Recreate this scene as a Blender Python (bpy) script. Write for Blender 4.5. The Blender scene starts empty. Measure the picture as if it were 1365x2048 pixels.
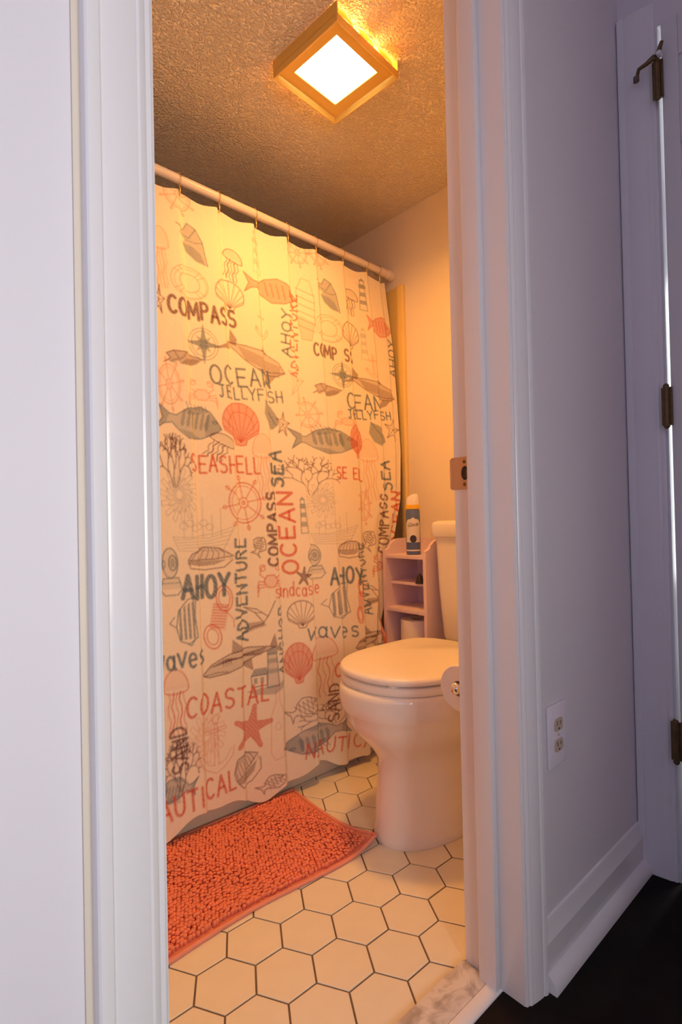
import bpy, bmesh, math, random
import numpy as np
from mathutils import Vector, Matrix

# ------------------------------------------------------------------ camera, world, large lights, exposure
# world axes: X along the door wall (to the right), Y from the hall into the bathroom, Z up; metres
S = bpy.context.scene
COL = S.collection
random.seed(7)
RNG = np.random.default_rng(7)

cam_data = bpy.data.cameras.new('camera')
cam = bpy.data.objects.new('camera', cam_data)
COL.objects.link(cam)
cam_data.sensor_fit = 'HORIZONTAL'
cam_data.sensor_width = 36.0
cam_data.lens = 36.0 * 1065.5 / 1365.0
cam_data.clip_start = 0.02
cam.matrix_world = Matrix(((0.74555665, 0.00814746, -0.66639245, 0.0),
                           (-0.66609839, -0.02300726, -0.74550895, 0.0),
                           (-0.02140587, 0.9997021, -0.01172621, 0.86),
                           (0, 0, 0, 1)))
S.camera = cam

S.view_settings.view_transform = 'Standard'
S.view_settings.look = 'None'
S.view_settings.gamma = 1.0
S.view_settings.use_curve_mapping = False
S.view_settings.exposure = 0.0
S.cycles.max_bounces = 16
S.cycles.diffuse_bounces = 10

world = bpy.data.worlds.new('world')
S.world = world
world.use_nodes = True
world.node_tree.nodes['Background'].inputs[0].default_value = (0.62, 0.72, 1.0, 1)
world.node_tree.nodes['Background'].inputs[1].default_value = 0.6

LAMP_WATTS = 9.2
LAMP_COLOR = (1.0, 0.39, 0.055)
SLOT_STRENGTH = 200.0

def daylight(name, loc, rot, sx, sy, watts, color):
    d = bpy.data.lights.new(name, 'AREA')
    d.shape = 'RECTANGLE'; d.size = sx; d.size_y = sy; d.energy = watts; d.color = color
    o = bpy.data.objects.new(name, d); COL.objects.link(o)
    o.location = loc; o.rotation_euler = rot
    return o

# daylight through the window of the room behind the hall, and an added light beyond the right-hand door, brightening its hinge gap
daylight('daylight_window_room', (0.12, -1.13, 0.92), (math.radians(90), 0, 0), 0.8, 0.7, 21.5, (1.0, 0.965, 0.87))
daylight('daylight_window_left', (-1.35, -1.13, 1.2), (math.radians(90), 0, 0), 0.9, 1.1, 9.0, (0.40, 0.48, 1.0))
daylight('gap_fill_far_room', (2.78, 0.05, 1.25), (math.radians(90), 0, math.radians(90)), 0.7, 1.5, 26.0, (0.95, 1.0, 0.97))

# ------------------------------------------------------------------ materials
def mat(name, color, rough=0.5, metal=0.0, bump=0.0, bscale=60.0, var=0.0, vscale=8.0, emit=None, estr=0.0,
        coat=0.0, spec=0.5, bdist=0.002, detail=2.0, sss=0.0):
    m = bpy.data.materials.new(name); m.use_nodes = True
    nt = m.node_tree; b = nt.nodes['Principled BSDF']
    b.inputs['Base Color'].default_value = (*color, 1)
    b.inputs['Roughness'].default_value = rough
    b.inputs['Metallic'].default_value = metal
    b.inputs['Specular IOR Level'].default_value = spec
    if coat: b.inputs['Coat Weight'].default_value = coat; b.inputs['Coat Roughness'].default_value = 0.08
    tc = nt.nodes.new('ShaderNodeTexCoord')
    if var:
        n = nt.nodes.new('ShaderNodeTexNoise'); n.inputs['Scale'].default_value = vscale; n.inputs['Detail'].default_value = 4
        nt.links.new(tc.outputs['Object'], n.inputs['Vector'])
        mx = nt.nodes.new('ShaderNodeMix'); mx.data_type = 'RGBA'
        mx.inputs['A'].default_value = (*[c * (1 - var) for c in color], 1)
        mx.inputs['B'].default_value = (*[min(1, c * (1 + var)) for c in color], 1)
        nt.links.new(n.outputs['Fac'], mx.inputs['Factor']); nt.links.new(mx.outputs['Result'], b.inputs['Base Color'])
    if bump:
        n = nt.nodes.new('ShaderNodeTexNoise'); n.inputs['Scale'].default_value = bscale; n.inputs['Detail'].default_value = detail
        nt.links.new(tc.outputs['Object'], n.inputs['Vector'])
        bp = nt.nodes.new('ShaderNodeBump'); bp.inputs['Strength'].default_value = bump; bp.inputs['Distance'].default_value = bdist
        nt.links.new(n.outputs['Fac'], bp.inputs['Height']); nt.links.new(bp.outputs['Normal'], b.inputs['Normal'])
    if emit:
        b.inputs['Emission Color'].default_value = (*emit, 1); b.inputs['Emission Strength'].default_value = estr
    return m

M = {}
M['hall_wall'] = mat('hall_wall_paint', (0.75, 0.725, 0.76), 0.6, bump=0.15, bscale=220, bdist=0.0006)
M['bath_wall'] = mat('bath_wall_paint', (0.85, 0.79, 0.67), 0.55, bump=0.2, bscale=160, bdist=0.0008)
M['trim'] = mat('white_trim_paint', (0.80, 0.785, 0.80), 0.22, bump=0.10, bscale=35, bdist=0.0006, spec=0.5)
M['door_paint'] = mat('door_paint', (0.70, 0.69, 0.71), 0.35, bump=0.1, bscale=60, bdist=0.0005)
M['caulk'] = mat('yellowed_caulk', (0.72, 0.63, 0.52), 0.6)
M['hall_floor'] = mat('dark_wood', (0.012, 0.008, 0.007), 0.75, var=0.5, vscale=14, bump=0.2, bscale=40, spec=0.12)
M['grout'] = mat('grout', (0.17, 0.12, 0.08), 0.9, bump=0.4, bscale=300)
M['tile'] = mat('glazed_floor_tile', (0.81, 0.765, 0.62), 0.38, var=0.05, vscale=18, bump=0.05, bscale=50, bdist=0.0006)
M['porcelain'] = mat('white_porcelain', (0.80, 0.78, 0.76), 0.10, coat=0.3)
M['seat'] = mat('white_seat_enamel', (0.82, 0.79, 0.75), 0.36)
M['tub'] = mat('tub_enamel', (0.66, 0.56, 0.44), 0.3)
M['surround'] = mat('almond_surround', (0.78, 0.60, 0.22), 0.3)
M['rod'] = mat('white_rod_enamel', (0.80, 0.74, 0.66), 0.3)
M['brass'] = mat('brass', (0.80, 0.55, 0.22), 0.3, metal=1.0)
M['old_brass'] = mat('tarnished_brass', (0.16, 0.10, 0.045), 0.42, metal=0.7, var=0.4, vscale=60)
M['strike'] = mat('strike_metal', (0.56, 0.36, 0.24), 0.38, metal=0.55)
M['hole'] = mat('dark_recess', (0.03, 0.02, 0.015), 0.7)
M['chrome'] = mat('chrome', (0.85, 0.85, 0.87), 0.08, metal=1.0)
M['paper'] = mat('tissue_paper', (0.84, 0.82, 0.81), 0.95, bump=0.3, bscale=150)
M['core'] = mat('cardboard', (0.45, 0.33, 0.22), 0.9)
M['cabinet'] = mat('cabinet_paint', (0.78, 0.64, 0.70), 0.4)
M['rug_pile'] = mat('coral_chenille', (0.82, 0.27, 0.15), 0.95, var=0.16, vscale=9)
M['rug_hem'] = mat('coral_hem', (0.78, 0.30, 0.21), 0.85, bump=0.3, bscale=300)
M['plate'] = mat('outlet_plate', (0.84, 0.79, 0.86), 0.35)
M['almond'] = mat('almond_plastic', (0.58, 0.46, 0.36), 0.4)
M['frame_gold'] = mat('lamp_frame_brass', (0.74, 0.50, 0.13), 0.34, metal=0.3)
M['tab_gold'] = mat('lamp_tab_brass', (0.78, 0.55, 0.20), 0.4, metal=0.5)
M['rubber'] = mat('white_rubber', (0.8, 0.8, 0.78), 0.6)
M['rubber_dark'] = mat('brown_rubber', (0.16, 0.10, 0.08), 0.6)
M['can_blue'] = mat('can_blue', (0.10, 0.16, 0.34), 0.35)
M['can_pale'] = mat('can_pale_print', (0.72, 0.70, 0.68), 0.4)
M['can_white'] = mat('can_white_cap', (0.84, 0.82, 0.80), 0.35)
M['can_yellow'] = mat('can_yellow_band', (0.85, 0.52, 0.02), 0.4)
M['ink'] = mat('dark_ink', (0.03, 0.03, 0.05), 0.5)
M['dark_thing'] = mat('dark_plastic', (0.035, 0.025, 0.02), 0.5)
M['glow'] = mat('lamp_glass', (1, 0.9, 0.7), 0.5, emit=(1.0, 0.86, 0.55), estr=9.0)
M['bulb'] = mat('lamp_bulb', (1, 0.8, 0.5), 0.5, emit=LAMP_COLOR, estr=SLOT_STRENGTH)

def ceiling_material():
    m = mat('textured_ceiling_paint', (0.92, 0.85, 0.72), 0.20, spec=0.6)
    nt = m.node_tree; b = nt.nodes['Principled BSDF']
    tc = nt.nodes.new('ShaderNodeTexCoord')
    n1 = nt.nodes.new('ShaderNodeTexNoise'); n1.inputs['Scale'].default_value = 140; n1.inputs['Detail'].default_value = 3
    n2 = nt.nodes.new('ShaderNodeTexVoronoi'); n2.inputs['Scale'].default_value = 190; n2.feature = 'SMOOTH_F1'
    mp = nt.nodes.new('ShaderNodeMapRange'); mp.inputs[1].default_value = 0.42; mp.inputs[2].default_value = 0.66
    ad = nt.nodes.new('ShaderNodeMath'); ad.operation = 'MULTIPLY_ADD'; ad.inputs[1].default_value = -0.35
    bp = nt.nodes.new('ShaderNodeBump'); bp.inputs['Strength'].default_value = 1.0; bp.inputs['Distance'].default_value = 0.0055
    for n in (n1, n2): nt.links.new(tc.outputs['Object'], n.inputs['Vector'])
    nt.links.new(n1.outputs['Fac'], mp.inputs[0]); nt.links.new(n2.outputs['Distance'], ad.inputs[0]); nt.links.new(mp.outputs[0], ad.inputs[2])
    nt.links.new(ad.outputs[0], bp.inputs['Height']); nt.links.new(bp.outputs['Normal'], b.inputs['Normal'])
    return m
M['ceiling'] = ceiling_material()

def marble_material():
    m = mat('veined_marble', (0.74, 0.72, 0.70), 0.3)
    nt = m.node_tree; b = nt.nodes['Principled BSDF']
    tc = nt.nodes.new('ShaderNodeTexCoord')
    n = nt.nodes.new('ShaderNodeTexNoise'); n.inputs['Scale'].default_value = 16; n.inputs['Detail'].default_value = 8; n.inputs['Distortion'].default_value = 1.6
    r = nt.nodes.new('ShaderNodeValToRGB')
    r.color_ramp.elements[0].position = 0.36; r.color_ramp.elements[0].color = (0.42, 0.38, 0.36, 1)
    r.color_ramp.elements[1].position = 0.56; r.color_ramp.elements[1].color = (0.76, 0.73, 0.70, 1)
    nt.links.new(tc.outputs['Object'], n.inputs['Vector']); nt.links.new(n.outputs['Fac'], r.inputs[0]); nt.links.new(r.outputs[0], b.inputs['Base Color'])
    return m
M['marble'] = marble_material()

def curtain_material():
    m = bpy.data.materials.new('printed_curtain_cloth'); m.use_nodes = True
    nt = m.node_tree; b = nt.nodes['Principled BSDF']
    a = nt.nodes.new('ShaderNodeVertexColor'); a.layer_name = 'print'
    b.inputs['Roughness'].default_value = 0.85; b.inputs['Specular IOR Level'].default_value = 0.2
    nt.links.new(a.outputs['Color'], b.inputs['Base Color'])
    tc = nt.nodes.new('ShaderNodeTexCoord')
    w = nt.nodes.new('ShaderNodeTexNoise'); w.inputs['Scale'].default_value = 22; w.inputs['Detail'].default_value = 3
    nt.links.new(tc.outputs['Object'], w.inputs['Vector'])
    bp = nt.nodes.new('ShaderNodeBump'); bp.inputs['Strength'].default_value = 0.35; bp.inputs['Distance'].default_value = 0.006
    nt.links.new(w.outputs['Fac'], bp.inputs['Height']); nt.links.new(bp.outputs['Normal'], b.inputs['Normal'])
    return m
M['curtain'] = curtain_material()

# ------------------------------------------------------------------ helpers
def tag(o, label=None, cat=None, group=None, kind=None):
    if label: o['label'] = label
    if cat: o['category'] = cat
    if group: o['group'] = group
    if kind: o['kind'] = kind
    return o

def empty(name, loc=(0, 0, 0), rz=0.0):
    o = bpy.data.objects.new(name, None); COL.objects.link(o)
    o.location = loc; o.rotation_euler = (0, 0, rz); o.empty_display_size = 0.05
    return o

def finish(me, m, smooth=None):
    if m is not None: me.materials.append(M[m] if isinstance(m, str) else m)
    if smooth is not None:
        me.shade_smooth(); me.set_sharp_from_angle(angle=math.radians(smooth))
    me.update()
    return me

def link(name, me, parent=None, loc=(0, 0, 0)):
    o = bpy.data.objects.new(name, me); COL.objects.link(o)
    o.parent = parent; o.location = loc
    return o

def obj(name, bm, m, parent=None, smooth=None, loc=(0, 0, 0)):
    bmesh.ops.recalc_face_normals(bm, faces=bm.faces[:])
    me = bpy.data.meshes.new(name); bm.to_mesh(me); bm.free()
    return link(name, finish(me, m, smooth), parent, loc)

def bx(bm, x0, x1, y0, y1, z0, z1, bevel=0.0, seg=2):
    t = bmesh.new()
    vs = [t.verts.new((x, y, z)) for x in (x0, x1) for y in (y0, y1) for z in (z0, z1)]
    for f in ((0, 1, 3, 2), (4, 6, 7, 5), (0, 4, 5, 1), (2, 3, 7, 6), (0, 2, 6, 4), (1, 5, 7, 3)):
        t.faces.new([vs[i] for i in f])
    if bevel:
        bmesh.ops.bevel(t, geom=t.edges[:], offset=bevel, segments=seg, affect='EDGES', profile=0.6)
    merge(bm, t)
    return bm

def merge(bm, t):
    me = bpy.data.meshes.new('tmp'); t.to_mesh(me); t.free(); bm.from_mesh(me); bpy.data.meshes.remove(me)

def box(name, b, m, parent=None, bevel=0.0, smooth=None, seg=2):
    return obj(name, bx(bmesh.new(), *b, bevel=bevel, seg=seg), m, parent, smooth if smooth else (40 if bevel else None))

def prism(bm, poly, axis, a, b):
    """poly: 2-D points in the two remaining axes (in x,y,z order), extruded along axis from a to b"""
    def p3(p, t):
        if axis == 'z': return (p[0], p[1], t)
        if axis == 'x': return (t, p[0], p[1])
        return (p[0], t, p[1])
    A = [bm.verts.new(p3(p, a)) for p in poly]; B = [bm.verts.new(p3(p, b)) for p in poly]
    n = len(poly)
    for i in range(n):
        bm.faces.new((A[i], A[(i + 1) % n], B[(i + 1) % n], B[i]))
    bm.faces.new(A); bm.faces.new(B[::-1])
    return bm

def loft(bm, rings, cap0=True, cap1=True):
    L = [[bm.verts.new(p) for p in r] for r in rings]
    n = len(L[0])
    for i in range(len(L) - 1):
        for j in range(n):
            bm.faces.new((L[i][j], L[i][(j + 1) % n], L[i + 1][(j + 1) % n], L[i + 1][j]))
    if cap0: bm.faces.new(L[0][::-1])
    if cap1: bm.faces.new(L[-1])
    return bm

def lathe(bm, prof, c=(0, 0, 0), axis='z', n=32, closed=False):
    """prof: (radius, height) pairs"""
    rings = []
    for r, t in prof:
        ring = []
        for k in range(n):
            a = 2 * math.pi * k / n; x, y = r * math.cos(a), r * math.sin(a)
            if axis == 'z': p = (x, y, t)
            elif axis == 'x': p = (t, x, y)
            else: p = (y, t, x)
            ring.append((p[0] + c[0], p[1] + c[1], p[2] + c[2]))
        rings.append(ring)
    if closed:
        loft(bm, rings + [rings[0]], False, False)
        bmesh.ops.remove_doubles(bm, verts=bm.verts[:], dist=1e-6)
    else: loft(bm, rings)
    return bm

def tube(bm, pts, r, n=8, closed=False):
    pts = [Vector(p) for p in pts]; rings = []
    up = Vector((0, 0, 1)); N = len(pts); prev = None
    for i, p in enumerate(pts):
        a = pts[(i - 1) % N] if (closed or i > 0) else p
        b = pts[(i + 1) % N] if (closed or i < N - 1) else p
        d = (b - a).normalized()
        if prev is None:
            s = d.cross(up)
            if s.length < 1e-3: s = d.cross(Vector((1, 0, 0)))
        else: s = prev - d * prev.dot(d)
        s.normalize(); prev = s; t = d.cross(s)
        rr = r[i] if isinstance(r, (list, tuple)) else r
        rings.append([p + (s * math.cos(2 * math.pi * k / n) + t * math.sin(2 * math.pi * k / n)) * rr for k in range(n)])
    if closed:
        loft(bm, rings + [rings[0]], False, False); bmesh.ops.remove_doubles(bm, verts=bm.verts[:], dist=1e-6)
    else: loft(bm, rings)
    return bm

def amber_material():
    m = bpy.data.materials.new('amber_lamp_glass'); m.use_nodes = True
    nt = m.node_tree; b = nt.nodes['Principled BSDF']; out = nt.nodes['Material Output']
    b.inputs['Base Color'].default_value = (0.80, 0.55, 0.16, 1); b.inputs['Roughness'].default_value = 0.3
    t = nt.nodes.new('ShaderNodeBsdfTranslucent'); t.inputs['Color'].default_value = (0.30, 0.20, 0.045, 1)
    mx = nt.nodes.new('ShaderNodeMixShader'); mx.inputs[0].default_value = 0.6
    nt.links.new(b.outputs[0], mx.inputs[1]); nt.links.new(t.outputs[0], mx.inputs[2]); nt.links.new(mx.outputs[0], out.inputs[0])
    return m
M['amber'] = amber_material()

# ------------------------------------------------------------------ the setting
WY0, WY1 = 0.500, 0.620            # door wall: hall face, bathroom face
OX0, OX1 = 0.2126, 0.852           # door opening
DH = 1.99                          # opening height
WX = 1.65                          # bathroom wall behind the toilet
LX = 0.125                         # bathroom left wall
CZ = 2.105                         # bathroom ceiling
HX = 1.40                          # hall end wall
HZ = 2.42                          # hall ceiling
TUBY = 1.40

def structure(o, label, cat):
    return tag(o, label, cat, kind='structure')

bm = bmesh.new()
bx(bm, -2.3, OX0 - 0.018, WY0, WY1, 0, HZ); bx(bm, OX1 + 0.018, HX, WY0, WY1, 0, HZ)
bx(bm, HX, WX + 0.1, WY0, WY1, 0, HZ); bx(bm, OX0 - 0.018, OX1 + 0.018, WY0, WY1, DH + 0.018, HZ)
structure(obj('wall_front', bm, 'hall_wall'), 'pale lilac grey hall wall holding the bathroom doorway', 'wall')
bm = bmesh.new(); bx(bm, LX, OX0 - 0.018, WY1, WY1 + 0.004, 0, CZ); bx(bm, OX1 + 0.018, WX, WY1, WY1 + 0.004, 0, CZ); bx(bm, OX0 - 0.018, OX1 + 0.018, WY1, WY1 + 0.004, DH + 0.018, CZ)
structure(obj('wall_bathroom_front', bm, 'bath_wall'), 'cream painted bathroom face of the doorway wall', 'wall')
structure(box('wall_right', (WX, WX + 0.1, WY1, 2.25, 0, 2.3), 'bath_wall'), 'cream bathroom wall behind the toilet tank', 'wall')
structure(box('wall_left', (LX - 0.1, LX, WY1, 2.25, 0, 2.3), 'bath_wall'), 'cream bathroom wall at the left end of the tub', 'wall')
structure(box('wall_back', (LX - 0.1, WX + 0.1, 2.15, 2.25, 0, 2.3), 'bath_wall'), 'cream wall at the back of the tub behind the curtain', 'wall')
structure(box('ceiling_bathroom', (LX - 0.1, WX + 0.1, WY1, 2.25, CZ, CZ + 0.1), 'ceiling'), 'glossy stippled bathroom ceiling lit orange by the lamp', 'ceiling')
# hall and the room it opens into
structure(box('floor_hall', (-2.3, 2.9, -1.2, WY0 + 0.042, -0.06, 0.0), 'hall_floor'), 'very dark wooden hall floor', 'floor')
structure(box('ceiling_hall', (-2.3, 2.9, -1.2, WY0, HZ, HZ + 0.1), 'hall_wall'), 'white hall ceiling above the frame', 'ceiling')
structure(box('wall_hall_far', (-2.4, -2.3, -1.2, WY1, 0, HZ), 'hall_wall'), 'plain wall at the far left end of the hall', 'wall')
structure(box('wall_hall_opposite', (0.38, HX, -0.62, -0.52, 0, HZ), 'hall_wall'), 'plain hall wall facing the bathroom doorway', 'wall')
bm = bmesh.new(); wx0, wx1, wz0, wz1 = -0.28, 0.52, 0.57, 1.27
bx(bm, -2.3, -1.8, -1.2, -1.1, 0, HZ); bx(bm, -0.9, wx0, -1.2, -1.1, 0, HZ); bx(bm, -1.8, -0.9, -1.2, -1.1, 0, 0.65); bx(bm, -1.8, -0.9, -1.2, -1.1, 1.75, HZ); bx(bm, wx1, 2.9, -1.2, -1.1, 0, HZ); bx(bm, wx0, wx1, -1.2, -1.1, 0, wz0); bx(bm, wx0, wx1, -1.2, -1.1, wz1, HZ)
structure(obj('wall_hall_back', bm, 'hall_wall'), 'plain wall with two windows behind the hall', 'wall')
def window_frame(name, loc, rz, w, h, label):
    t = structure(empty(name, loc, rz), label, 'window'); b = bmesh.new(); k = w / 2
    for (a, c, d, e) in ((-k, -k + .03, 0, h), (k - .03, k, 0, h), (-k + .03, k - .03, 0, .03), (-k + .03, k - .03, h - .03, h), (-k + .03, k - .03, h / 2 - .015, h / 2 + .015)):
        bx(b, a, c, -0.015, 0.015, d, e, 0.003)
    obj('window_frame', b, 'trim', t, 40)
window_frame('window_1', (0.12, -1.118, wz0), 0, 0.8, 0.7, 'white framed window in the wall behind the hall')
window_frame('window_2', (-1.35, -1.118, 0.65), 0, 0.9, 1.1, 'white framed window farther left in the wall behind the hall')
# hall end wall with the second door
D2Y1, D2Y0, D2H = 0.414, -0.34, 2.0
bm = bmesh.new()
bx(bm, HX, HX + 0.12, D2Y1, WY0, 0, HZ); bx(bm, HX, HX + 0.12, -0.62, D2Y0, 0, HZ); bx(bm, HX, HX + 0.12, D2Y0, D2Y1, D2H, HZ)
structure(obj('wall_hall_end', bm, 'hall_wall'), 'dim lilac grey hall end wall around the hinged door', 'wall')
structure(box('wall_far_room', (2.85, 2.95, -1.2, WY0, 0, HZ), 'hall_wall'), 'plain wall of the room beyond the hinged door', 'wall')

# bathroom floor: grout bed and hexagonal tiles, cut at the walls
fl = structure(box('floor_bathroom', (LX, WX, WY1 - 0.01, TUBY + 0.02, -0.06, -0.0022), 'grout'), 'cream hexagon tiled bathroom floor with dark joints', 'floor')
HS, HROT, HC = 0.06376, -0.01536, (0.5869, 0.8427)
def clip(poly, lo, hi, ax):
    for sgn, lim in ((1, lo), (-1, hi)):
        out = []
        for i in range(len(poly)):
            p, q = poly[i], poly[(i + 1) % len(poly)]
            a, b = sgn * (p[ax] - lim), sgn * (q[ax] - lim)
            if a >= 0: out.append(p)
            if (a >= 0) != (b >= 0):
                t = a / (a - b); out.append((p[0] + (q[0] - p[0]) * t, p[1] + (q[1] - p[1]) * t))
        poly = out
        if len(poly) < 3: return []
    return poly
def tile_mesh(poly):
    b = bmesh.new(); c = (sum(p[0] for p in poly) / len(poly), sum(p[1] for p in poly) / len(poly))
    def ins(d):
        o = []
        for p in poly:
            v = Vector((p[0] - c[0], p[1] - c[1])); o.append((c[0] + v.x * (1 - d / max(v.length, 1e-4)), c[1] + v.y * (1 - d / max(v.length, 1e-4))))
        return o
    loft(b, [[(x, y, -0.006) for x, y in poly], [(x, y, -0.0007) for x, y in poly], [(x, y, 0.0) for x, y in ins(0.0014)]], True, True)
    bmesh.ops.recalc_face_normals(b, faces=b.faces[:])
    me = bpy.data.meshes.new('tile'); b.to_mesh(me); b.free()
    return finish(me, 'tile')
s3 = math.sqrt(3)
full = [((HS - 0.0021) * math.cos(math.radians(60 * k) + HROT), (HS - 0.0021) * math.sin(math.radians(60 * k) + HROT)) for k in range(6)]
full_me = tile_mesh(full)
cr, sr = math.cos(HROT), math.sin(HROT)
for i in range(-9, 14):
    for j in range(-14, 14):
        lx, ly = 1.5 * i * HS, s3 * (j + i / 2) * HS
        cx, cy = HC[0] + lx * cr - ly * sr, HC[1] + lx * sr + ly * cr
        if not (LX - 0.07 < cx < WX + 0.07 and WY1 - 0.07 < cy < TUBY + 0.07): continue
        poly = [(cx + x, cy + y) for x, y in full]
        cut = clip(clip(poly, LX + 0.002, WX - 0.002, 0), WY1 + 0.008, TUBY - 0.002, 1)
        if len(cut) < 3: continue
        dz = RNG.uniform(-0.0003, 0.0003)
        if len(cut) == 6 and all(abs(a[0] - b[0]) + abs(a[1] - b[1]) < 1e-9 for a, b in zip(cut, poly)):
            link('tile', full_me, fl, (cx, cy, dz))
        else:
            mx_, my_ = sum(p[0] for p in cut) / len(cut), sum(p[1] for p in cut) / len(cut)
            if max(p[1] for p in cut) - min(p[1] for p in cut) < 0.004 or max(p[0] for p in cut) - min(p[0] for p in cut) < 0.004: continue
            link('tile', tile_mesh([(p[0] - mx_, p[1] - my_) for p in cut]), fl, (mx_, my_, dz))

# threshold
th = structure(empty('trim_1', (0.53, 0.6, 0)), 'grey veined marble threshold with white nosing in the bathroom doorway', 'threshold')
obj('marble_sill', bx(bmesh.new(), OX0 + 0.001, OX1 - 0.001, 0.566, WY1 + 0.008, -0.02, 0.0085, 0.004), 'marble', th, 40).location = (-0.53, -0.6, 0)
nose = [(0.5655, -0.02), (0.5655, 0.0085), (0.560, 0.009), (0.550, 0.0075), (0.544, 0.003), (0.5425, 0.0), (0.5425, -0.02)]
obj('nosing', prism(bmesh.new(), nose, 'x', OX0 + 0.001, OX1 - 0.001), 'trim', th, 40).location = (-0.53, -0.6, 0)

# bathroom doorway: jambs, stops, moulded casing, strike plate
df = structure(empty('door_1', (0.53, WY0, 0)), 'white moulded frame of the open bathroom doorway', 'doorway')
OFF = (-0.53, -WY0, 0)
def fpart(name, bm, m, sm=40):
    o = obj(name, bm, m, df, sm); o.location = OFF; return o
for sgn, x in ((-1, OX0), (1, OX1)):
    a, b = sorted((x, x + sgn * 0.018))
    fpart('jamb', bx(bmesh.new(), a, b, WY0 - 0.002, WY1 + 0.002, 0, DH + 0.018, 0.0015), 'trim')
    a, b = sorted((x, x - sgn * 0.016))
    fpart('door_stop', bx(bmesh.new(), a, b, 0.545, 0.582, 0.0, DH - 0.016, 0.003), 'trim')
fpart('head_jamb', bx(bmesh.new(), OX0, OX1, WY0 - 0.002, WY1 + 0.002, DH, DH + 0.018, 0.0015), 'trim')
fpart('head_stop', bx(bmesh.new(), OX0, OX1, 0.545, 0.582, DH - 0.016, DH, 0.003), 'trim')
# casing profile: t = distance outward from the opening, d = proud of the wall
CAS = [(0.000, 0.0), (0.000, 0.0035), (0.002, 0.005), (0.006, 0.0052), (0.008, 0.0075), (0.012, 0.0092), (0.014, 0.0088), (0.016, 0.0098), (0.030, 0.0125), (0.040, 0.0140),
       (0.0425, 0.0135), (0.044, 0.0155), (0.049, 0.0172), (0.053, 0.0172), (0.0545, 0.0155), (0.055, 0.012), (0.055, 0.0)]
poly_r = [(OX1 + 0.002 + t, WY0 - d) for t, d in CAS]
fpart('casing', prism(bmesh.new(), poly_r, 'z', 0, DH + 0.06), 'trim', 28)
CASL = [(t * 0.066 / 0.055, d) for t, d in CAS]
poly_l = [(OX0 - 0.002 - t, WY0 - d) for t, d in CASL]
fpart('casing', prism(bmesh.new(), poly_l, 'z', 0, DH + 0.06), 'trim', 28)
fpart('head_casing', prism(bmesh.new(), [(WY0 - d, DH + 0.004 + t) for t, d in CAS], 'x', OX0 - 0.004, OX1 + 0.004), 'trim', 28)
fpart('caulk_bead', bx(bmesh.new(), OX0 - 0.0745, OX0 - 0.0675, WY0 - 0.0025, WY0, 0, DH + 0.06, 0.001), 'caulk')
# strike plate on the right jamb, lip curling into the bathroom
sp = fpart('strike_plate', bmesh.new(), 'strike')
bm = bmesh.new()
prof = [(0.5835, 0.0), (0.620, 0.0), (0.626, -0.001), (0.631, -0.004), (0.633, -0.009)]
zc, hh = 0.941, 0.031
for q, (y, dx) in enumerate(prof):
    for zz in (zc - hh * (1 if q < 3 else .9), zc + hh * (1 if q < 3 else .9)):
        for th_ in (-0.0015, 0.0):
            bm.verts.new((OX1 + th_ - dx * 0.4, y, zz))
bm.verts.ensure_lookup_table()
vv = bm.verts
for q in range(len(prof) - 1):
    a = q * 4; b = a + 4
    bm.faces.new((vv[a], vv[b], vv[b + 2], vv[a + 2])); bm.faces.new((vv[a + 1], vv[a + 3], vv[b + 3], vv[b + 1]))
    bm.faces.new((vv[a], vv[a + 1], vv[b + 1], vv[b])); bm.faces.new((vv[a + 2], vv[b + 2], vv[b + 3], vv[a + 3]))
bm.faces.new((vv[0], vv[2], vv[3], vv[1])); e = (len(prof) - 1) * 4; bm.faces.new((vv[e], vv[e + 1], vv[e + 3], vv[e + 2]))
bmesh.ops.recalc_face_normals(bm, faces=bm.faces[:]); bm.to_mesh(sp.data); bm.free(); sp.data.shade_smooth(); sp.data.set_sharp_from_angle(angle=0.7)
hole = [(0.5955 + 0.0085 * math.cos(a) * (1 if math.cos(a) > 0 else .75) , zc + 0.0135 * math.sin(a)) for a in [2 * math.pi * k / 20 for k in range(20)]]
obj('latch_hole', prism(bmesh.new(), hole, 'x', OX1 - 0.0019, OX1 - 0.0012), 'hole', sp)
obj('latch_tongue', bx(bmesh.new(), OX1 - 0.0024, OX1 - 0.0012, 0.589, 0.594, zc - 0.008, zc + 0.007, 0.0006), 'old_brass', sp)
for zz in (zc - 0.0215, zc + 0.0215):
    obj('screw', lathe(bmesh.new(), [(0.0001, OX1 - 0.0026), (0.0024, OX1 - 0.0022), (0.0042, OX1 - 0.0012)], (0, 0.597, zz), 'x', 12), 'old_brass', sp, 40)

# hall baseboard with cap and shoe moulding
bb = structure(empty('baseboard_right', (1.15, WY0, 0)), 'white baseboard with moulded cap along the hall wall right of the doorway', 'baseboard')
bx0, bx1 = OX1 + 0.058, HX - 0.001
def bpart(name, poly):
    o = obj(name, prism(bmesh.new(), poly, 'x', bx0, bx1), 'trim', bb, 30); o.location = (-1.15, -WY0, 0)
bpart('board', [(WY0 - 0.0005, 0.0), (WY0 - 0.013, 0.0), (WY0 - 0.013, 0.078), (WY0 - 0.0005, 0.078)])
bpart('cap', [(WY0 - 0.0005, 0.078), (WY0 - 0.013, 0.078), (WY0 - 0.0145, 0.081), (WY0 - 0.013, 0.086), (WY0 - 0.008, 0.096), (WY0 - 0.007, 0.104), (WY0 - 0.004, 0.112), (WY0 - 0.0005, 0.114)])
bpart('shoe_moulding', [(WY0 - 0.0132, 0.0), (WY0 - 0.031, 0.0), (WY0 - 0.031, 0.008), (WY0 - 0.027, 0.019), (WY0 - 0.020, 0.027), (WY0 - 0.0132, 0.030)])

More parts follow.
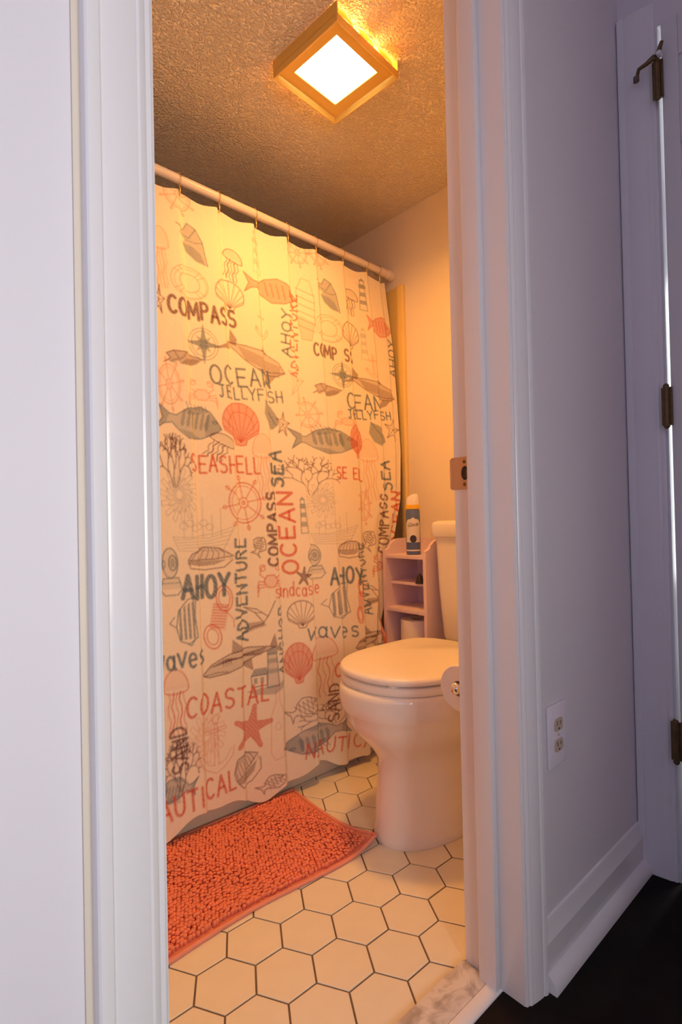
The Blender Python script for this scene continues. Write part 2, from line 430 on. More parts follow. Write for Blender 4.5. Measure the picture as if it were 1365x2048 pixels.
# electrical outlet
ot = tag(empty('wall_outlet', (0.988, WY0, 0.437)), 'white duplex wall outlet with almond sockets above the baseboard', 'outlet')
obj('cover_plate', bx(bmesh.new(), -0.0355, 0.0355, -0.0065, -0.0002, -0.0585, 0.0585, 0.0035), 'plate', ot, 40)
for zz in (-0.0195, 0.0195):
    p = [(0.0168 * math.cos(a), max(-0.0118, min(0.0118, 0.0168 * math.sin(a))) + zz) for a in [2 * math.pi * k / 28 for k in range(28)]]
    so = obj('socket', prism(bmesh.new(), p, 'y', -0.0082, -0.006), 'almond', ot)
    for xx, h_ in ((-0.006, 0.0045), (0.006, 0.0035)):
        obj('slot', bx(bmesh.new(), xx - 0.0009, xx + 0.0009, -0.0086, -0.0080, zz - h_ + 0.003, zz + h_ + 0.003), 'hole', so)
    obj('ground_hole', lathe(bmesh.new(), [(0.0022, -0.0086), (0.0022, -0.0080)], (0, 0, zz - 0.0075), 'y', 10), 'hole', so)
obj('screw', lathe(bmesh.new(), [(0.0001, -0.0086), (0.0022, -0.008), (0.0028, -0.0064)], (0, 0, 0), 'y', 12), 'almond', ot, 40)

# hinged door at the end of the hall
d2 = structure(empty('door_2', (HX, D2Y1, 0)), 'dim white panelled door on dark hinges at the end of the hall', 'door')
OFF2 = (-HX, -D2Y1, 0)
def dpart(name, bm, m, sm=40, parent=None):
    o = obj(name, bm, m, parent or d2, sm)
    if parent is None: o.location = OFF2
    return o
cpoly = [(HX - d, D2Y1 + 0.004 + t * 1.46) for t, d in CAS]
dpart('casing', prism(bmesh.new(), cpoly, 'z', 0, D2H + 0.06), 'trim', 28)
dpart('casing', prism(bmesh.new(), [(HX - d, D2Y0 - 0.004 - t) for t, d in CAS], 'z', 0, D2H + 0.06), 'trim', 28)
dpart('jamb', bx(bmesh.new(), HX - 0.001, HX + 0.121, D2Y1 - 0.0015, D2Y1 + 0.002, 0, D2H, 0.0008), 'trim')
DX0, DX1 = HX - 0.012, HX + 0.023
DE = D2Y1 - 0.0115
slab = dpart('slab', bx(bmesh.new(), DX0 + 0.006, DX1 - 0.006, D2Y0 + 0.004, DE - 0.001, 0.008, D2H - 0.006), 'door_paint')
dw = DE - (D2Y0 + 0.004)
# stiles and rails standing proud of the slab
rails = [(0.008, 0.23), (0.86, 0.98), (1.70, 1.80), (1.90, D2H - 0.006)]
for nm, (a, b) in (('stile', (DE - 0.034, DE)), ('stile', (D2Y0 + 0.004, D2Y0 + 0.105)), ('mullion', (DE - 0.034 - 0.34, DE - 0.034 - 0.24))):
    dpart(nm, bx(bmesh.new(), DX0, DX1, a, b, 0.008, D2H - 0.006, 0.002), 'door_paint')
for z0, z1 in rails:
    for a, b in ((DE - 0.274, DE - 0.034), (D2Y0 + 0.105, DE - 0.374)):
        dpart('rail', bx(bmesh.new(), DX0, DX1, a, b, z0, z1, 0.002), 'door_paint')
for (z0, z1) in ((0.23, 0.86), (0.98, 1.70), (1.80, 1.90)):
    for a, b in ((DE - 0.274, DE - 0.034), (D2Y0 + 0.105, DE - 0.374)):
        bm = bmesh.new(); g = 0.010
        loft(bm, [[(DX0 + dx, y, z) for y, z in ((a + i_, z0 + i_), (b - i_, z0 + i_), (b - i_, z1 - i_), (a + i_, z1 - i_))] for dx, i_ in ((0.008, g), (0.007, g), (0.002, g + 0.022), (0.002, g + 0.024))])
        dpart('panel', bm, 'door_paint', None)
for k, zc2 in enumerate((1.863, 1.102, 0.333)):
    hg = dpart('hinge', tube(bmesh.new(), [(HX - 0.0225, D2Y1 - 0.005, zc2 - 0.045), (HX - 0.0225, D2Y1 - 0.005, zc2 + 0.045)], 0.0062, 14), 'old_brass')
    obj('leaf', bx(bmesh.new(), HX - 0.0205, HX - 0.0172, D2Y1 - 0.004, D2Y1 + 0.006, zc2 - 0.044, zc2 + 0.044), 'old_brass', hg)
    obj('leaf', bx(bmesh.new(), DX0 - 0.0062, DX0 - 0.0004, DE - 0.004, DE + 0.003, zc2 - 0.044, zc2 + 0.044), 'old_brass', hg)
    for s_ in (-1, 1):
        obj('pin_tip', lathe(bmesh.new(), [(0.0068, zc2 + s_ * 0.045), (0.0068, zc2 + s_ * 0.047), (0.004, zc2 + s_ * 0.051), (0.0005, zc2 + s_ * 0.053)], (HX - 0.0225, D2Y1 - 0.005, 0), 'z', 12), 'old_brass', hg, 50)
    if k == 0:
        hx, hy, hz = HX - 0.0225, D2Y1 - 0.005, zc2 + 0.050
        st = obj('hinge_pin_stop', tube(bmesh.new(), [(hx, hy, hz - 0.006), (hx - 0.008, hy + 0.004, hz - 0.003), (hx - 0.013, hy + 0.018, hz - 0.012), (hx - 0.013, hy + 0.034, hz - 0.014), (hx - 0.008, hy + 0.040, hz - 0.026)], [0.0075, 0.0065, 0.0048, 0.0042, 0.004], 10), 'old_brass', hg, 60)
        obj('arm', tube(bmesh.new(), [(hx, hy, hz - 0.006), (hx - 0.010, hy - 0.010, hz + 0.010), (hx - 0.009, hy - 0.014, hz + 0.022)], [0.006, 0.005, 0.004], 10), 'old_brass', hg, 60)
        obj('bumper', lathe(bmesh.new(), [(0.004, -0.012), (0.0065, -0.011), (0.0065, 0.0), (0.004, 0.002)], (hx - 0.011, hy + 0.0405, hz - 0.027), 'z', 12), 'rubber_dark', hg, 40)
        obj('bumper', lathe(bmesh.new(), [(0.0005, -0.0265), (0.0045, -0.0255), (0.0058, -0.022), (0.0058, -0.012)], (hx + 0.008, hy - 0.009, hz - 0.004), 'x', 14), 'rubber', hg, 40)

# ------------------------------------------------------------------ bathtub and surround
tb = tag(empty('bathtub', (0.9, 1.75, 0)), 'cream bathtub apron showing under the hem of the printed curtain', 'bathtub')
TO = (-0.9, -1.75, 0)
def rrect(x0, x1, y0, y1, r, z, n=6):
    out = []
    for cx, cy, a0 in ((x1 - r, y1 - r, 0), (x0 + r, y1 - r, 90), (x0 + r, y0 + r, 180), (x1 - r, y0 + r, 270)):
        for k in range(n + 1):
            a = math.radians(a0 + 90 * k / n); out.append((cx + r * math.cos(a), cy + r * math.sin(a), z))
    return out
bm = bmesh.new(); X0, X1, Y0, Y1 = LX + 0.003, WX - 0.003, TUBY, 2.147
loft(bm, [rrect(X0, X1, Y0, Y1, .01, 0.0), rrect(X0, X1, Y0 + .004, Y1, .01, .05), rrect(X0, X1, Y0 + .012, Y1, .012, .36), rrect(X0, X1, Y0, Y1, .015, .375), rrect(X0, X1, Y0, Y1, .02, .392),
          rrect(X0 + .008, X1 - .008, Y0 + .008, Y1 - .008, .02, .40), rrect(X0 + .08, X1 - .08, Y0 + .075, Y1 - .06, .10, .398), rrect(X0 + .10, X1 - .09, Y0 + .09, Y1 - .075, .12, .37),
          rrect(X0 + .17, X1 - .12, Y0 + .12, Y1 - .11, .12, .12), rrect(X0 + .24, X1 - .16, Y0 + .17, Y1 - .16, .10, .085)], False, True)
o = obj('basin', bm, 'tub', tb, 35); o.location = TO
o = obj('drain', lathe(bmesh.new(), [(0.03, .0851), (0.03, .088), (0.024, .089), (0.01, .087)], (1.38, 1.77, 0), 'z', 20), 'chrome', tb, 40); o.location = TO

sr_ = tag(empty('tub_surround_panel', (WX, 1.5, 0.4)), 'yellow almond tub surround edge strip on the wall beside the curtain', 'surround')
SO = (-WX, -1.5, -0.4)
edge = [(WX - 0.0005, 1.425), (WX - 0.010, 1.425), (WX - 0.017, 1.432), (WX - 0.019, 1.445), (WX - 0.017, 1.458), (WX - 0.010, 1.470), (WX - 0.008, 1.50), (WX - 0.008, 2.145), (WX - 0.0005, 2.145)]
o = obj('panel', prism(bmesh.new(), edge, 'z', 0.402, 1.805), 'surround', sr_, 30); o.location = SO

# ------------------------------------------------------------------ curtain rod and hooks
RODY = 1.500
def rodz(x): return 1.868 + (1.65 - x) * 0.024
rd = tag(empty('curtain_rod', (WX, RODY, rodz(WX))), 'white shower curtain rod reaching from the far wall', 'curtain rod')
RO = (-WX, -RODY, -rodz(WX))
def rpart(nm, bm, m='rod', sm=40):
    o = obj(nm, bm, m, rd, sm); o.location = RO; return o
rpart('pole', tube(bmesh.new(), [(x, RODY, rodz(x)) for x in (LX + 0.02, 0.8, WX - 0.03)], 0.0145, 20))
rpart('sleeve', tube(bmesh.new(), [(x, RODY, rodz(x)) for x in (WX - 0.075, WX - 0.030)], 0.0172, 20))
for a, b in ((WX - 0.034, WX - 0.001), (LX + 0.030, LX + 0.001)):
    s_ = 1 if b > a else -1
    rpart('end_cap', tube(bmesh.new(), [(a, RODY, rodz(a)), (a + s_ * .004, RODY, rodz(a)), (a + s_ * .018, RODY, rodz(a)), (b, RODY, rodz(b))], [0.0165, 0.0205, 0.0205, 0.024], 20), 'rod')

HOOKS = [0.178, 0.312, 0.446, 0.580, 0.713, 0.845, 0.982, 1.113, 1.240, 1.373, 1.500, 1.573]
ordw = ['nearest the far wall', 'second from the far wall', 'third from the far wall', 'fourth from the far wall', 'fifth from the far wall', 'sixth from the far wall', 'seventh from the far wall',
        'eighth from the far wall', 'ninth from the far wall', 'tenth from the far wall', 'eleventh from the far wall', 'twelfth from the far wall']
def make_hook():
    r = empty('curtain_hook')
    ring = [(0.0, 0.0185 * math.cos(a), 0.0185 * math.sin(a) - 0.002) for a in [2 * math.pi * k / 20 for k in range(20)]]
    obj('ring', tube(bmesh.new(), ring, 0.0014, 6, True), 'brass', r, 60)
    obj('pin', tube(bmesh.new(), [(0, -0.004, -0.020), (0, -0.008, -0.030), (0, -0.008, -0.046), (0, -0.003, -0.050)], 0.0022, 6), 'brass', r, 60)
    obj('roller_bead', lathe(bmesh.new(), [(0.0005, 0.0155), (0.0034, 0.0165), (0.0042, 0.019), (0.0030, 0.0215), (0.0005, 0.0225)], (0, 0, 0), 'z', 10), 'brass', r, 60)
    return r
def copy_tree(o, parent=None):
    c = o.copy(); COL.objects.link(c); c.parent = parent
    for ch in list(o.children): copy_tree(ch, c)
    return c
hk0 = make_hook()
for q, hu in enumerate(HOOKS):
    o = hk0 if q == 0 else copy_tree(hk0)
    o.location = (hu, RODY, rodz(hu))
    tag(o, 'small brass curtain hook on the white rod, ' + ordw[len(HOOKS) - 1 - q], 'hook', 'curtain hooks along the rod')

# ------------------------------------------------------------------ shower curtain with its printed pattern
MOTIFS = [
    ('wheel',0.702,1.834,0.120,0.119,10,'P'), ('wheel',1.242,1.830,0.116,0.117,10,'P'), ('jelly',0.639,1.625,0.060,0.182,0,'P'),
    ('conch',0.744,1.697,0.109,0.127,0,'B'), ('conch',1.283,1.683,0.114,0.124,0,'B'), ('buoy',0.726,1.571,0.126,0.103,0,'P'),
    ('buoy',1.273,1.556,0.137,0.107,0,'P'), ('jelly',0.880,1.676,0.081,0.104,-15,'D'), ('jelly',1.396,1.690,0.080,0.101,-15,'D'),
    ('shell',0.863,1.570,0.109,0.102,0,'D'), ('shell',1.379,1.553,0.090,0.107,0,'D'), ('fishsolid',1.028,1.634,0.216,0.110,0,'R'),
    ('fishsolid',1.544,1.623,0.147,0.105,0,'R'), ('lighthouse',0.976,1.749,0.080,0.158,0,'G'), ('lighthouse',1.459,1.731,0.084,0.137,0,'B'),
    ('lighthouse',1.445,1.531,0.072,0.134,0,'G'), ('wheel',1.153,1.807,0.100,0.113,0,'P'), ('buoyfish',1.171,1.603,0.110,0.223,0,'P'),
    ('rose',0.761,1.391,0.123,0.131,0,'B'), ('rose',1.321,1.388,0.121,0.119,0,'B'), ('whale',0.939,1.380,0.256,0.160,-24,'D'),
    ('whale',1.472,1.361,0.273,0.144,-22,'D'), ('conch',0.693,1.332,0.103,0.066,60,'D'), ('conch',1.243,1.320,0.115,0.067,60,'D'),
    ('wheel',0.646,1.251,0.084,0.161,0,'P'), ('wheel',1.149,1.222,0.129,0.124,0,'P'), ('crab',0.747,1.233,0.104,0.091,0,'P'),
    ('crab',1.329,1.214,0.126,0.076,0,'P'), ('bassfish',0.705,1.147,0.197,0.124,-8,'B'), ('bassfish',1.214,1.135,0.315,0.115,4,'B'),
    ('shellsolid',0.871,1.158,0.136,0.140,0,'R'), ('shellsolid',1.367,1.143,0.067,0.133,0,'R'), ('mussel',0.988,1.200,0.071,0.094,0,'B'),
    ('mussel',1.477,1.181,0.106,0.091,0,'B'), ('starline',1.036,1.175,0.049,0.085,0,'D'), ('starline',1.567,1.205,0.088,0.094,0,'D'),
    ('starline',1.106,1.330,0.074,0.142,0,'G'), ('jelly',0.791,1.081,0.101,0.083,-30,'D'), ('coral',0.648,1.050,0.077,0.186,0,'D'),
    ('coral',1.133,1.025,0.201,0.166,0,'D'), ('jelly',0.944,1.029,0.087,0.210,0,'P'), ('jelly',1.425,1.042,0.096,0.231,0,'P'),
    ('wheel',0.867,0.914,0.156,0.173,0,'R'), ('wheel',1.383,0.904,0.078,0.150,0,'P'), ('ship',0.729,0.847,0.189,0.163,0,'G'),
    ('ship',1.231,0.837,0.209,0.148,0,'G'), ('mum',0.658,0.936,0.104,0.156,0,'G'), ('mum',1.185,0.925,0.136,0.123,0,'G'),
    ('clam',0.742,0.753,0.146,0.069,0,'D'), ('clam',1.299,0.749,0.112,0.065,0,'D'), ('helmet',0.623,0.725,0.057,0.137,0,'B'),
    ('helmet',1.124,0.718,0.095,0.121,0,'B'), ('lighthouse',1.084,0.871,0.059,0.128,0,'B'), ('fishline',0.909,0.779,0.055,0.062,60,'D'),
    ('fishline',1.394,0.777,0.068,0.074,60,'D'), ('crab',0.939,0.668,0.097,0.109,0,'R'), ('crab',1.438,0.677,0.096,0.090,0,'R'),
    ('starsolid',1.067,0.672,0.053,0.065,0,'D'), ('rope',0.760,0.583,0.093,0.186,-8,'R'), ('rope',1.318,0.564,0.039,0.156,0,'R'),
    ('angel',0.655,0.584,0.085,0.131,0,'B'), ('angel',1.218,0.572,0.151,0.123,0,'B'), ('shell',1.048,0.553,0.101,0.090,0,'D'),
    ('gull',0.892,0.560,0.111,0.097,0,'D'), ('gull',1.391,0.577,0.093,0.102,0,'D'), ('shark',0.818,0.458,0.267,0.121,10,'D'),
    ('shark',1.350,0.430,0.160,0.099,10,'D'), ('house',0.905,0.396,0.129,0.149,0,'B'), ('house',1.409,0.388,0.068,0.108,0,'B'),
    ('shellsolid',1.023,0.403,0.102,0.132,0,'R'), ('shellsolid',1.439,0.429,0.042,0.109,0,'R'), ('jelly',1.131,0.370,0.141,0.195,0,'R'),
    ('jelly',0.617,0.377,0.079,0.171,0,'R'), ('starsolid',0.852,0.243,0.137,0.141,0,'R'), ('anchor',0.733,0.232,0.123,0.164,0,'P'),
    ('mum',0.703,0.260,0.120,0.149,0,'P'), ('clam',0.832,0.134,0.097,0.099,35,'D'), ('bassfish',1.098,0.154,0.285,0.104,184,'B'),
    ('bassfish',0.610,0.152,0.110,0.077,170,'B'), ('fishline',1.038,0.257,0.127,0.081,25,'D'), ('coral',1.174,0.225,0.197,0.104,0,'D'),
    ('coral',0.620,0.228,0.073,0.169,0,'D'), ('bottle',0.937,0.240,0.055,0.223,0,'P'), ('fishline',0.916,0.063,0.100,0.052,30,'D'),
    ('anchor',0.979,1.503,0.059,0.103,0,'P'), ('anchor',1.481,1.449,0.073,0.093,0,'P'), ('starline',0.629,1.495,0.033,0.089,0,'D'),
]
WORDS = [
    ('COMPASS',0.655,1.461,0.881,1.469,0.051,0.011,'D'), ('COMP SS',1.194,1.443,1.384,1.445,0.044,0.009,'D'), ('OCEAN',0.778,1.274,1.000,1.292,0.056,0.008,'B'),
    ('CEAN',1.334,1.266,1.505,1.274,0.057,0.008,'B'), ('JELLYFISH',0.801,1.234,1.043,1.249,0.037,0.006,'B'), ('JELLYFISH',1.333,1.228,1.562,1.245,0.032,0.006,'B'),
    ('SEASHELL',0.696,1.003,0.927,1.006,0.050,0.007,'R'), ('SE ELL',1.265,1.005,1.389,0.998,0.040,0.007,'R'), ('SEA',1.021,0.964,1.023,1.083,0.055,0.010,'B'),
    ('SEA',1.533,0.963,1.533,1.078,0.056,0.009,'B'), ('COMPASS',0.968,0.715,0.978,0.947,0.032,0.009,'D'), ('COMPASS',1.491,0.723,1.508,0.947,0.049,0.008,'D'),
    ('OCEAN',1.047,0.685,1.050,0.949,0.052,0.010,'R'), ('OCEAN',1.571,0.749,1.587,0.956,0.057,0.010,'R'), ('ADVENTURE',0.853,0.501,0.867,0.803,0.042,0.008,'B'),
    ('ADVENTURE',1.371,0.510,1.367,0.767,0.038,0.006,'B'), ('ADVENTURE',1.121,1.338,1.140,1.648,0.039,0.006,'R'), ('AHOY',1.084,1.412,1.096,1.576,0.032,0.007,'B'),
    ('AHOY',1.626,1.430,1.633,1.582,0.037,0.007,'B'), ('AHOY',0.651,0.646,0.795,0.640,0.061,0.013,'B'), ('AHOY',1.189,0.635,1.338,0.624,0.055,0.011,'B'),
    ('waves',1.061,0.473,1.297,0.440,0.055,0.007,'B'), ('waves',0.561,0.465,0.708,0.463,0.057,0.008,'B'), ('COASTAL',0.641,0.328,0.907,0.312,0.053,0.008,'R'),
    ('COASTAL',1.174,0.327,1.421,0.303,0.043,0.008,'R'), ('NAUTICAL',1.037,0.100,1.370,0.051,0.046,0.007,'R'), ('NAUTICAL',0.531,0.075,0.792,0.090,0.054,0.008,'R'),
    ('ANCHOR',0.970,0.385,0.980,0.587,0.024,0.006,'B'), ('SAND',1.184,0.181,1.192,0.303,0.043,0.007,'D'), ('SAND',0.643,0.193,0.640,0.312,0.042,0.007,'D'),
    ('sandcastle',0.950,0.616,1.140,0.608,0.044,0.005,'R'),
]

INK = {'R': ((0.60, 0.085, 0.045), 0.86), 'P': ((0.62, 0.14, 0.06), 0.52), 'B': ((0.085, 0.145, 0.19), 0.93), 'D': ((0.13, 0.05, 0.05), 0.92), 'G': ((0.20, 0.23, 0.23), 0.5)}
U0, U1, Z0, Z1, NU, NZ = 0.14, 1.63, 0.02, 1.88, 620, 800
GU = np.linspace(U0, U1, NU); GZ = np.linspace(Z0, Z1, NZ)
DU, DZ = GU[1] - GU[0], GZ[1] - GZ[0]
CAN = np.ones((NZ, NU, 3)) * np.array((0.81, 0.745, 0.60))
CAN *= (1 + 0.02 * RNG.standard_normal((NZ, NU, 1)))
HATCH = 0.74 + 0.18 * RNG.random((NZ, NU)) + 0.10 * np.sin((GU[None, :] * 1.0 + GZ[:, None] * 0.8) * 2 * np.pi / 0.011)

def window_of(p, pad):
    i0 = max(0, int((p[:, 0].min() - pad - U0) / DU)); i1 = min(NU, int((p[:, 0].max() + pad - U0) / DU) + 2)
    j0 = max(0, int((p[:, 1].min() - pad - Z0) / DZ)); j1 = min(NZ, int((p[:, 1].max() + pad - Z0) / DZ) + 2)
    return i0, i1, j0, j1
def lay(cov, i0, i1, j0, j1, ink, alpha):
    a = (cov * alpha * HATCH[j0:j1, i0:i1])[..., None]
    CAN[j0:j1, i0:i1] = CAN[j0:j1, i0:i1] * (1 - a) + np.array(ink) * a
def stroke(p, width, ink, alpha):
    p = np.asarray(p, float); i0, i1, j0, j1 = window_of(p, width)
    if i1 - i0 < 1 or j1 - j0 < 1: return
    X, Y = np.meshgrid(GU[i0:i1], GZ[j0:j1]); best = np.full(X.shape, 1e9)
    for a, b in zip(p[:-1], p[1:]):
        d = b - a; L = d @ d
        t = np.clip(((X - a[0]) * d[0] + (Y - a[1]) * d[1]) / (L + 1e-12), 0, 1)
        best = np.minimum(best, np.hypot(X - a[0] - t * d[0], Y - a[1] - t * d[1]))
    lay(np.clip((width / 2 - best) / DU + 0.5, 0, 1), i0, i1, j0, j1, ink, alpha)
def fill(p, ink, alpha):
    p = np.asarray(p, float); i0, i1, j0, j1 = window_of(p, 0.004)
    if i1 - i0 < 1 or j1 - j0 < 1: return
    cov = 0
    for ox, oz in ((-.25, -.25), (.25, -.25), (-.25, .25), (.25, .25)):
        X, Y = np.meshgrid(GU[i0:i1] + ox * DU, GZ[j0:j1] + oz * DZ); ins = np.zeros(X.shape, bool)
        for a, b in zip(p, np.roll(p, -1, 0)):
            c = ((a[1] > Y) != (b[1] > Y))
            ins ^= c & (X < (b[0] - a[0]) * (Y - a[1]) / (b[1] - a[1] + 1e-12) + a[0])
        cov = cov + ins * 0.25
    lay(cov, i0, i1, j0, j1, ink, alpha)

# stroke letters on a unit box
def arc(cx, cy, rx, ry, a0, a1, n=10):
    return [(cx + rx * math.cos(math.radians(a0 + (a1 - a0) * k / n)), cy + ry * math.sin(math.radians(a0 + (a1 - a0) * k / n))) for k in range(n + 1)]
FONT = {
    'A': [[(0, 0), (.5, 1), (1, 0)], [(.18, .36), (.82, .36)]], 'C': [arc(.55, .5, .5, .5, 50, 310, 14)], 'D': [[(.05, 0), (.05, 1)] + arc(.2, .5, .75, .5, 90, -90) + [(.05, 0)]],
    'E': [[(.95, 1), (.08, 1), (.08, 0), (.95, 0)], [(.08, .52), (.8, .52)]], 'F': [[(.95, 1), (.08, 1), (.08, 0)], [(.08, .52), (.8, .52)]],
    'H': [[(.05, 0), (.05, 1)], [(.95, 0), (.95, 1)], [(.05, .5), (.95, .5)]], 'I': [[(.5, 0), (.5, 1)]], 'J': [[(.2, 1), (.95, 1)], [(.65, 1), (.65, .2)] + arc(.4, .2, .25, .2, 0, -160)],
    'L': [[(.1, 1), (.1, 0), (.95, 0)]], 'M': [[(0, 0), (.08, 1), (.5, .25), (.92, 1), (1, 0)]], 'N': [[(.05, 0), (.05, 1), (.95, 0), (.95, 1)]],
    'O': [arc(.5, .5, .48, .5, 0, 360, 18)], 'P': [[(.08, 0), (.08, 1)] + arc(.45, .75, .45, .25, 90, -90) + [(.08, .5)]], 'R': [[(.08, 0), (.08, 1)] + arc(.45, .75, .45, .25, 90, -90) + [(.08, .5)], [(.4, .5), (.95, 0)]],
    'S': [arc(.5, .75, .42, .25, 40, 260, 10) + arc(.5, .25, .44, .25, 90, -140, 10)], 'T': [[(0, 1), (1, 1)], [(.5, 1), (.5, 0)]], 'U': [[(.06, 1), (.06, .4)] + arc(.5, .38, .44, .38, 180, 360) + [(.94, 1)]],
    'V': [[(0, 1), (.5, 0), (1, 1)]], 'Y': [[(0, 1), (.5, .5), (1, 1)], [(.5, .5), (.5, 0)]],
    'a': [arc(.45, .3, .42, .3, 20, 340, 14), [(.88, .6), (.86, .1), (1, 0)]], 'v': [[(0, .62), (.45, 0), (1, .66)]], 'e': [[(.06, .32), (.9, .36)] + arc(.48, .32, .44, .32, 10, 310, 12)],
    's': [arc(.5, .46, .36, .16, 40, 260, 8) + arc(.5, .15, .38, .16, 90, -140, 8)], 'w': [[(0, .62), (.25, 0), (.5, .5), (.75, 0), (1, .66)]], 'n': [[(.08, 0), (.08, .6)], [(.08, .35)] + arc(.5, .35, .4, .26, 160, 0) + [(.9, 0)]],
    'd': [arc(.45, .3, .42, .3, 20, 340, 14), [(.88, 1), (.88, 0)]], 'c': [arc(.5, .3, .44, .3, 50, 310, 12)], 't': [[(.45, .9), (.45, .1), (.8, 0)], [(.1, .62), (.85, .62)]], 'l': [[(.5, 1), (.5, 0)]], ' ': []}
WID = {'I': .45, 'J': .8, 'L': .8, 'M': 1.25, 'l': .35, 't': .6, 'w': 1.3}
def word(text, ua, za, ub, zb, h, w, ink):
    c, al = INK[ink]; d = np.array((ub - ua, zb - za)); L = np.hypot(*d); d = d / L; up = np.array((-d[1], d[0]))
    adv = [WID.get(ch, 1.0) + 0.34 for ch in text]; k = L / (sum(adv) - 0.34); x = 0.0
    for q, ch in enumerate(text):
        cw = (adv[q] - 0.34) * k; jit = 0.05 * h * math.sin(q * 2.3 + ua * 40)
        for st in FONT[ch]:
            stroke([np.array((ua, za)) + d * (x + px * cw) + up * (py * h + jit) for px, py in st], w * 0.9, c, min(1, al * 1.12))
        x += adv[q] * k

# motifs on a box from -0.5 to 0.5: ('f', points, strength) fills, ('s', points, width) strokes
def circ(x, y, r, n=22, ry=None): return arc(x, y, r, ry or r, 0, 360, n)
def star(n, r0, r1, rot=90):
    return [((r0 if k % 2 == 0 else r1) * math.cos(math.radians(rot + 180 * k / n)), (r0 if k % 2 == 0 else r1) * math.sin(math.radians(rot + 180 * k / n))) for k in range(2 * n)]
def cl(p): return list(p) + [p[0]]
def m_wheel(r):
    o = [('s', circ(0, 0, .36), 4), ('s', circ(0, 0, .30), 2), ('s', circ(0, 0, .09), 3), ('f', circ(0, 0, .05), .8)]
    for k in range(8):
        a = math.radians(45 * k + 10); o.append(('s', [(.09 * math.cos(a), .09 * math.sin(a)), (.5 * math.cos(a), .5 * math.sin(a))], 3)); o.append(('s', circ(.45 * math.cos(a), .45 * math.sin(a), .035, 8), 2))
    return o
def m_jelly(r):
    o = [('s', arc(0, .2, .42, .3, 0, 180, 14) + [(-.42, .2)], 3), ('f', arc(0, .2, .42, .28, 0, 180, 14), .25), ('s', arc(0, .2, .42, .07, 180, 360, 12), 3)]
    for k in range(5):
        x = -.26 + .13 * k; o.append(('s', [(x + .05 * math.sin(t * 1.9 + k), .16 - .11 * t) for t in range(7)], 4 if k % 2 else 2.5))
    return o
def m_conch(r):
    o = [('f', [(-.5, .36), (-.25, .30), (-.12, .5), (.12, .40), (.30, .12), (.42, -.46), (.10, -.42), (-.16, -.26), (-.30, -.02), (-.20, .08), (-.42, .14), (-.36, .26)], .62)]
    o += [('s', [(-.5, .36), (-.25, .30), (-.12, .5), (.12, .40), (.30, .12), (.42, -.46)], 3), ('f', [(-.28, -.02), (.0, -.05), (.22, -.18), (.36, -.44), (.05, -.38), (-.2, -.22)], .6), ('s', [(-.38, .24), (-.1, .12), (.12, .4)], 2.5), ('s', [(-.2, .08), (.1, .05), (.3, .1)], 2)]
    return o
def m_buoy(r):
    o = [('s', circ(0, 0, .48), 3), ('s', circ(0, 0, .27), 3)]
    for k in range(4):
        for da in (-9, 9):
            a = math.radians(45 + 90 * k + da); o.append(('s', [(.27 * math.cos(a), .27 * math.sin(a)), (.48 * math.cos(a), .48 * math.sin(a))], 2.5))
    return o + [('s', circ(.02, -.02, .42), 1.5)]
def shell_pts(): return [(0, -.48), (-.12, -.46), (-.16, -.34)] + arc(0, .02, .48, .46, 205, -25, 22) + [(.16, -.34), (.12, -.46)]
def m_shell(r):
    o = [('s', cl(shell_pts()), 3.2)]
    for k in range(9):
        a = math.radians(195 - 26.2 * k); o.append(('s', [(0, -.40), (.46 * math.cos(a), .02 + .44 * math.sin(a))], 2.2))
    return o
def m_shellsolid(r):
    o = [('f', shell_pts(), .78)] + m_shell(r)
    return o + [('s', arc(0, -.02, .34, .3, 200, -20, 14), 1.5)]
def fish_pts(): return [(-.5, .30), (-.34, .12), (-.24, .10), (-.1, .30), (.12, .42), (.28, .34), (.42, .12), (.5, -.04), (.40, -.18), (.22, -.34), (.0, -.40), (-.18, -.22), (-.28, -.08), (-.38, -.12), (-.5, -.30), (-.42, 0)]
def m_fishsolid(r):
    o = [('f', fish_pts(), .75), ('s', cl(fish_pts()), 3)]
    return o + [('s', [(-.1 + .1 * k, .22), (-.06 + .1 * k, -.2)], 3) for k in range(4)] + [('s', circ(.36, .08, .03, 8), 2)]
def m_bassfish(r):
    o = [('f', fish_pts(), .55), ('s', cl(fish_pts()), 3), ('f', [(-.12, .28), (.12, .42), (.28, .34), (.1, .22), (-.1, .16)], .55), ('f', [(-.16, -.2), (0, -.38), (.2, -.34), (.1, -.26)], .5)]
    for k in range(6):
        x = -.16 + .08 * k; o.append(('f', [(x, .26), (x + .042, .28), (x + .05, -.1), (x + .02, -.16), (x - .005, -.05)], .68))
    o += [('f', [(.26, .32), (.42, .12), (.5, -.04), (.40, -.18), (.28, -.28), (.22, .0)], .5), ('s', circ(.38, .1, .035, 9), 2.5), ('f', [(-.5, .3), (-.34, .1), (-.36, -.1), (-.5, -.3), (-.42, 0)], .5)]
    for k in range(7): o.append(('s', [(-.1 + .055 * k, .33), (-.14 + .055 * k, .45)], 2))
    return o
def m_fishline(r):
    o = [('s', cl(fish_pts()), 3)]
    for k in range(4): o += [('s', [(-.2 + .13 * k, .26), (-.05 + .13 * k, -.24)], 2), ('s', [(-.05 + .13 * k, .28), (-.2 + .13 * k, -.2)], 2)]
    return o + [('s', circ(.36, .05, .04, 8), 2.5)]
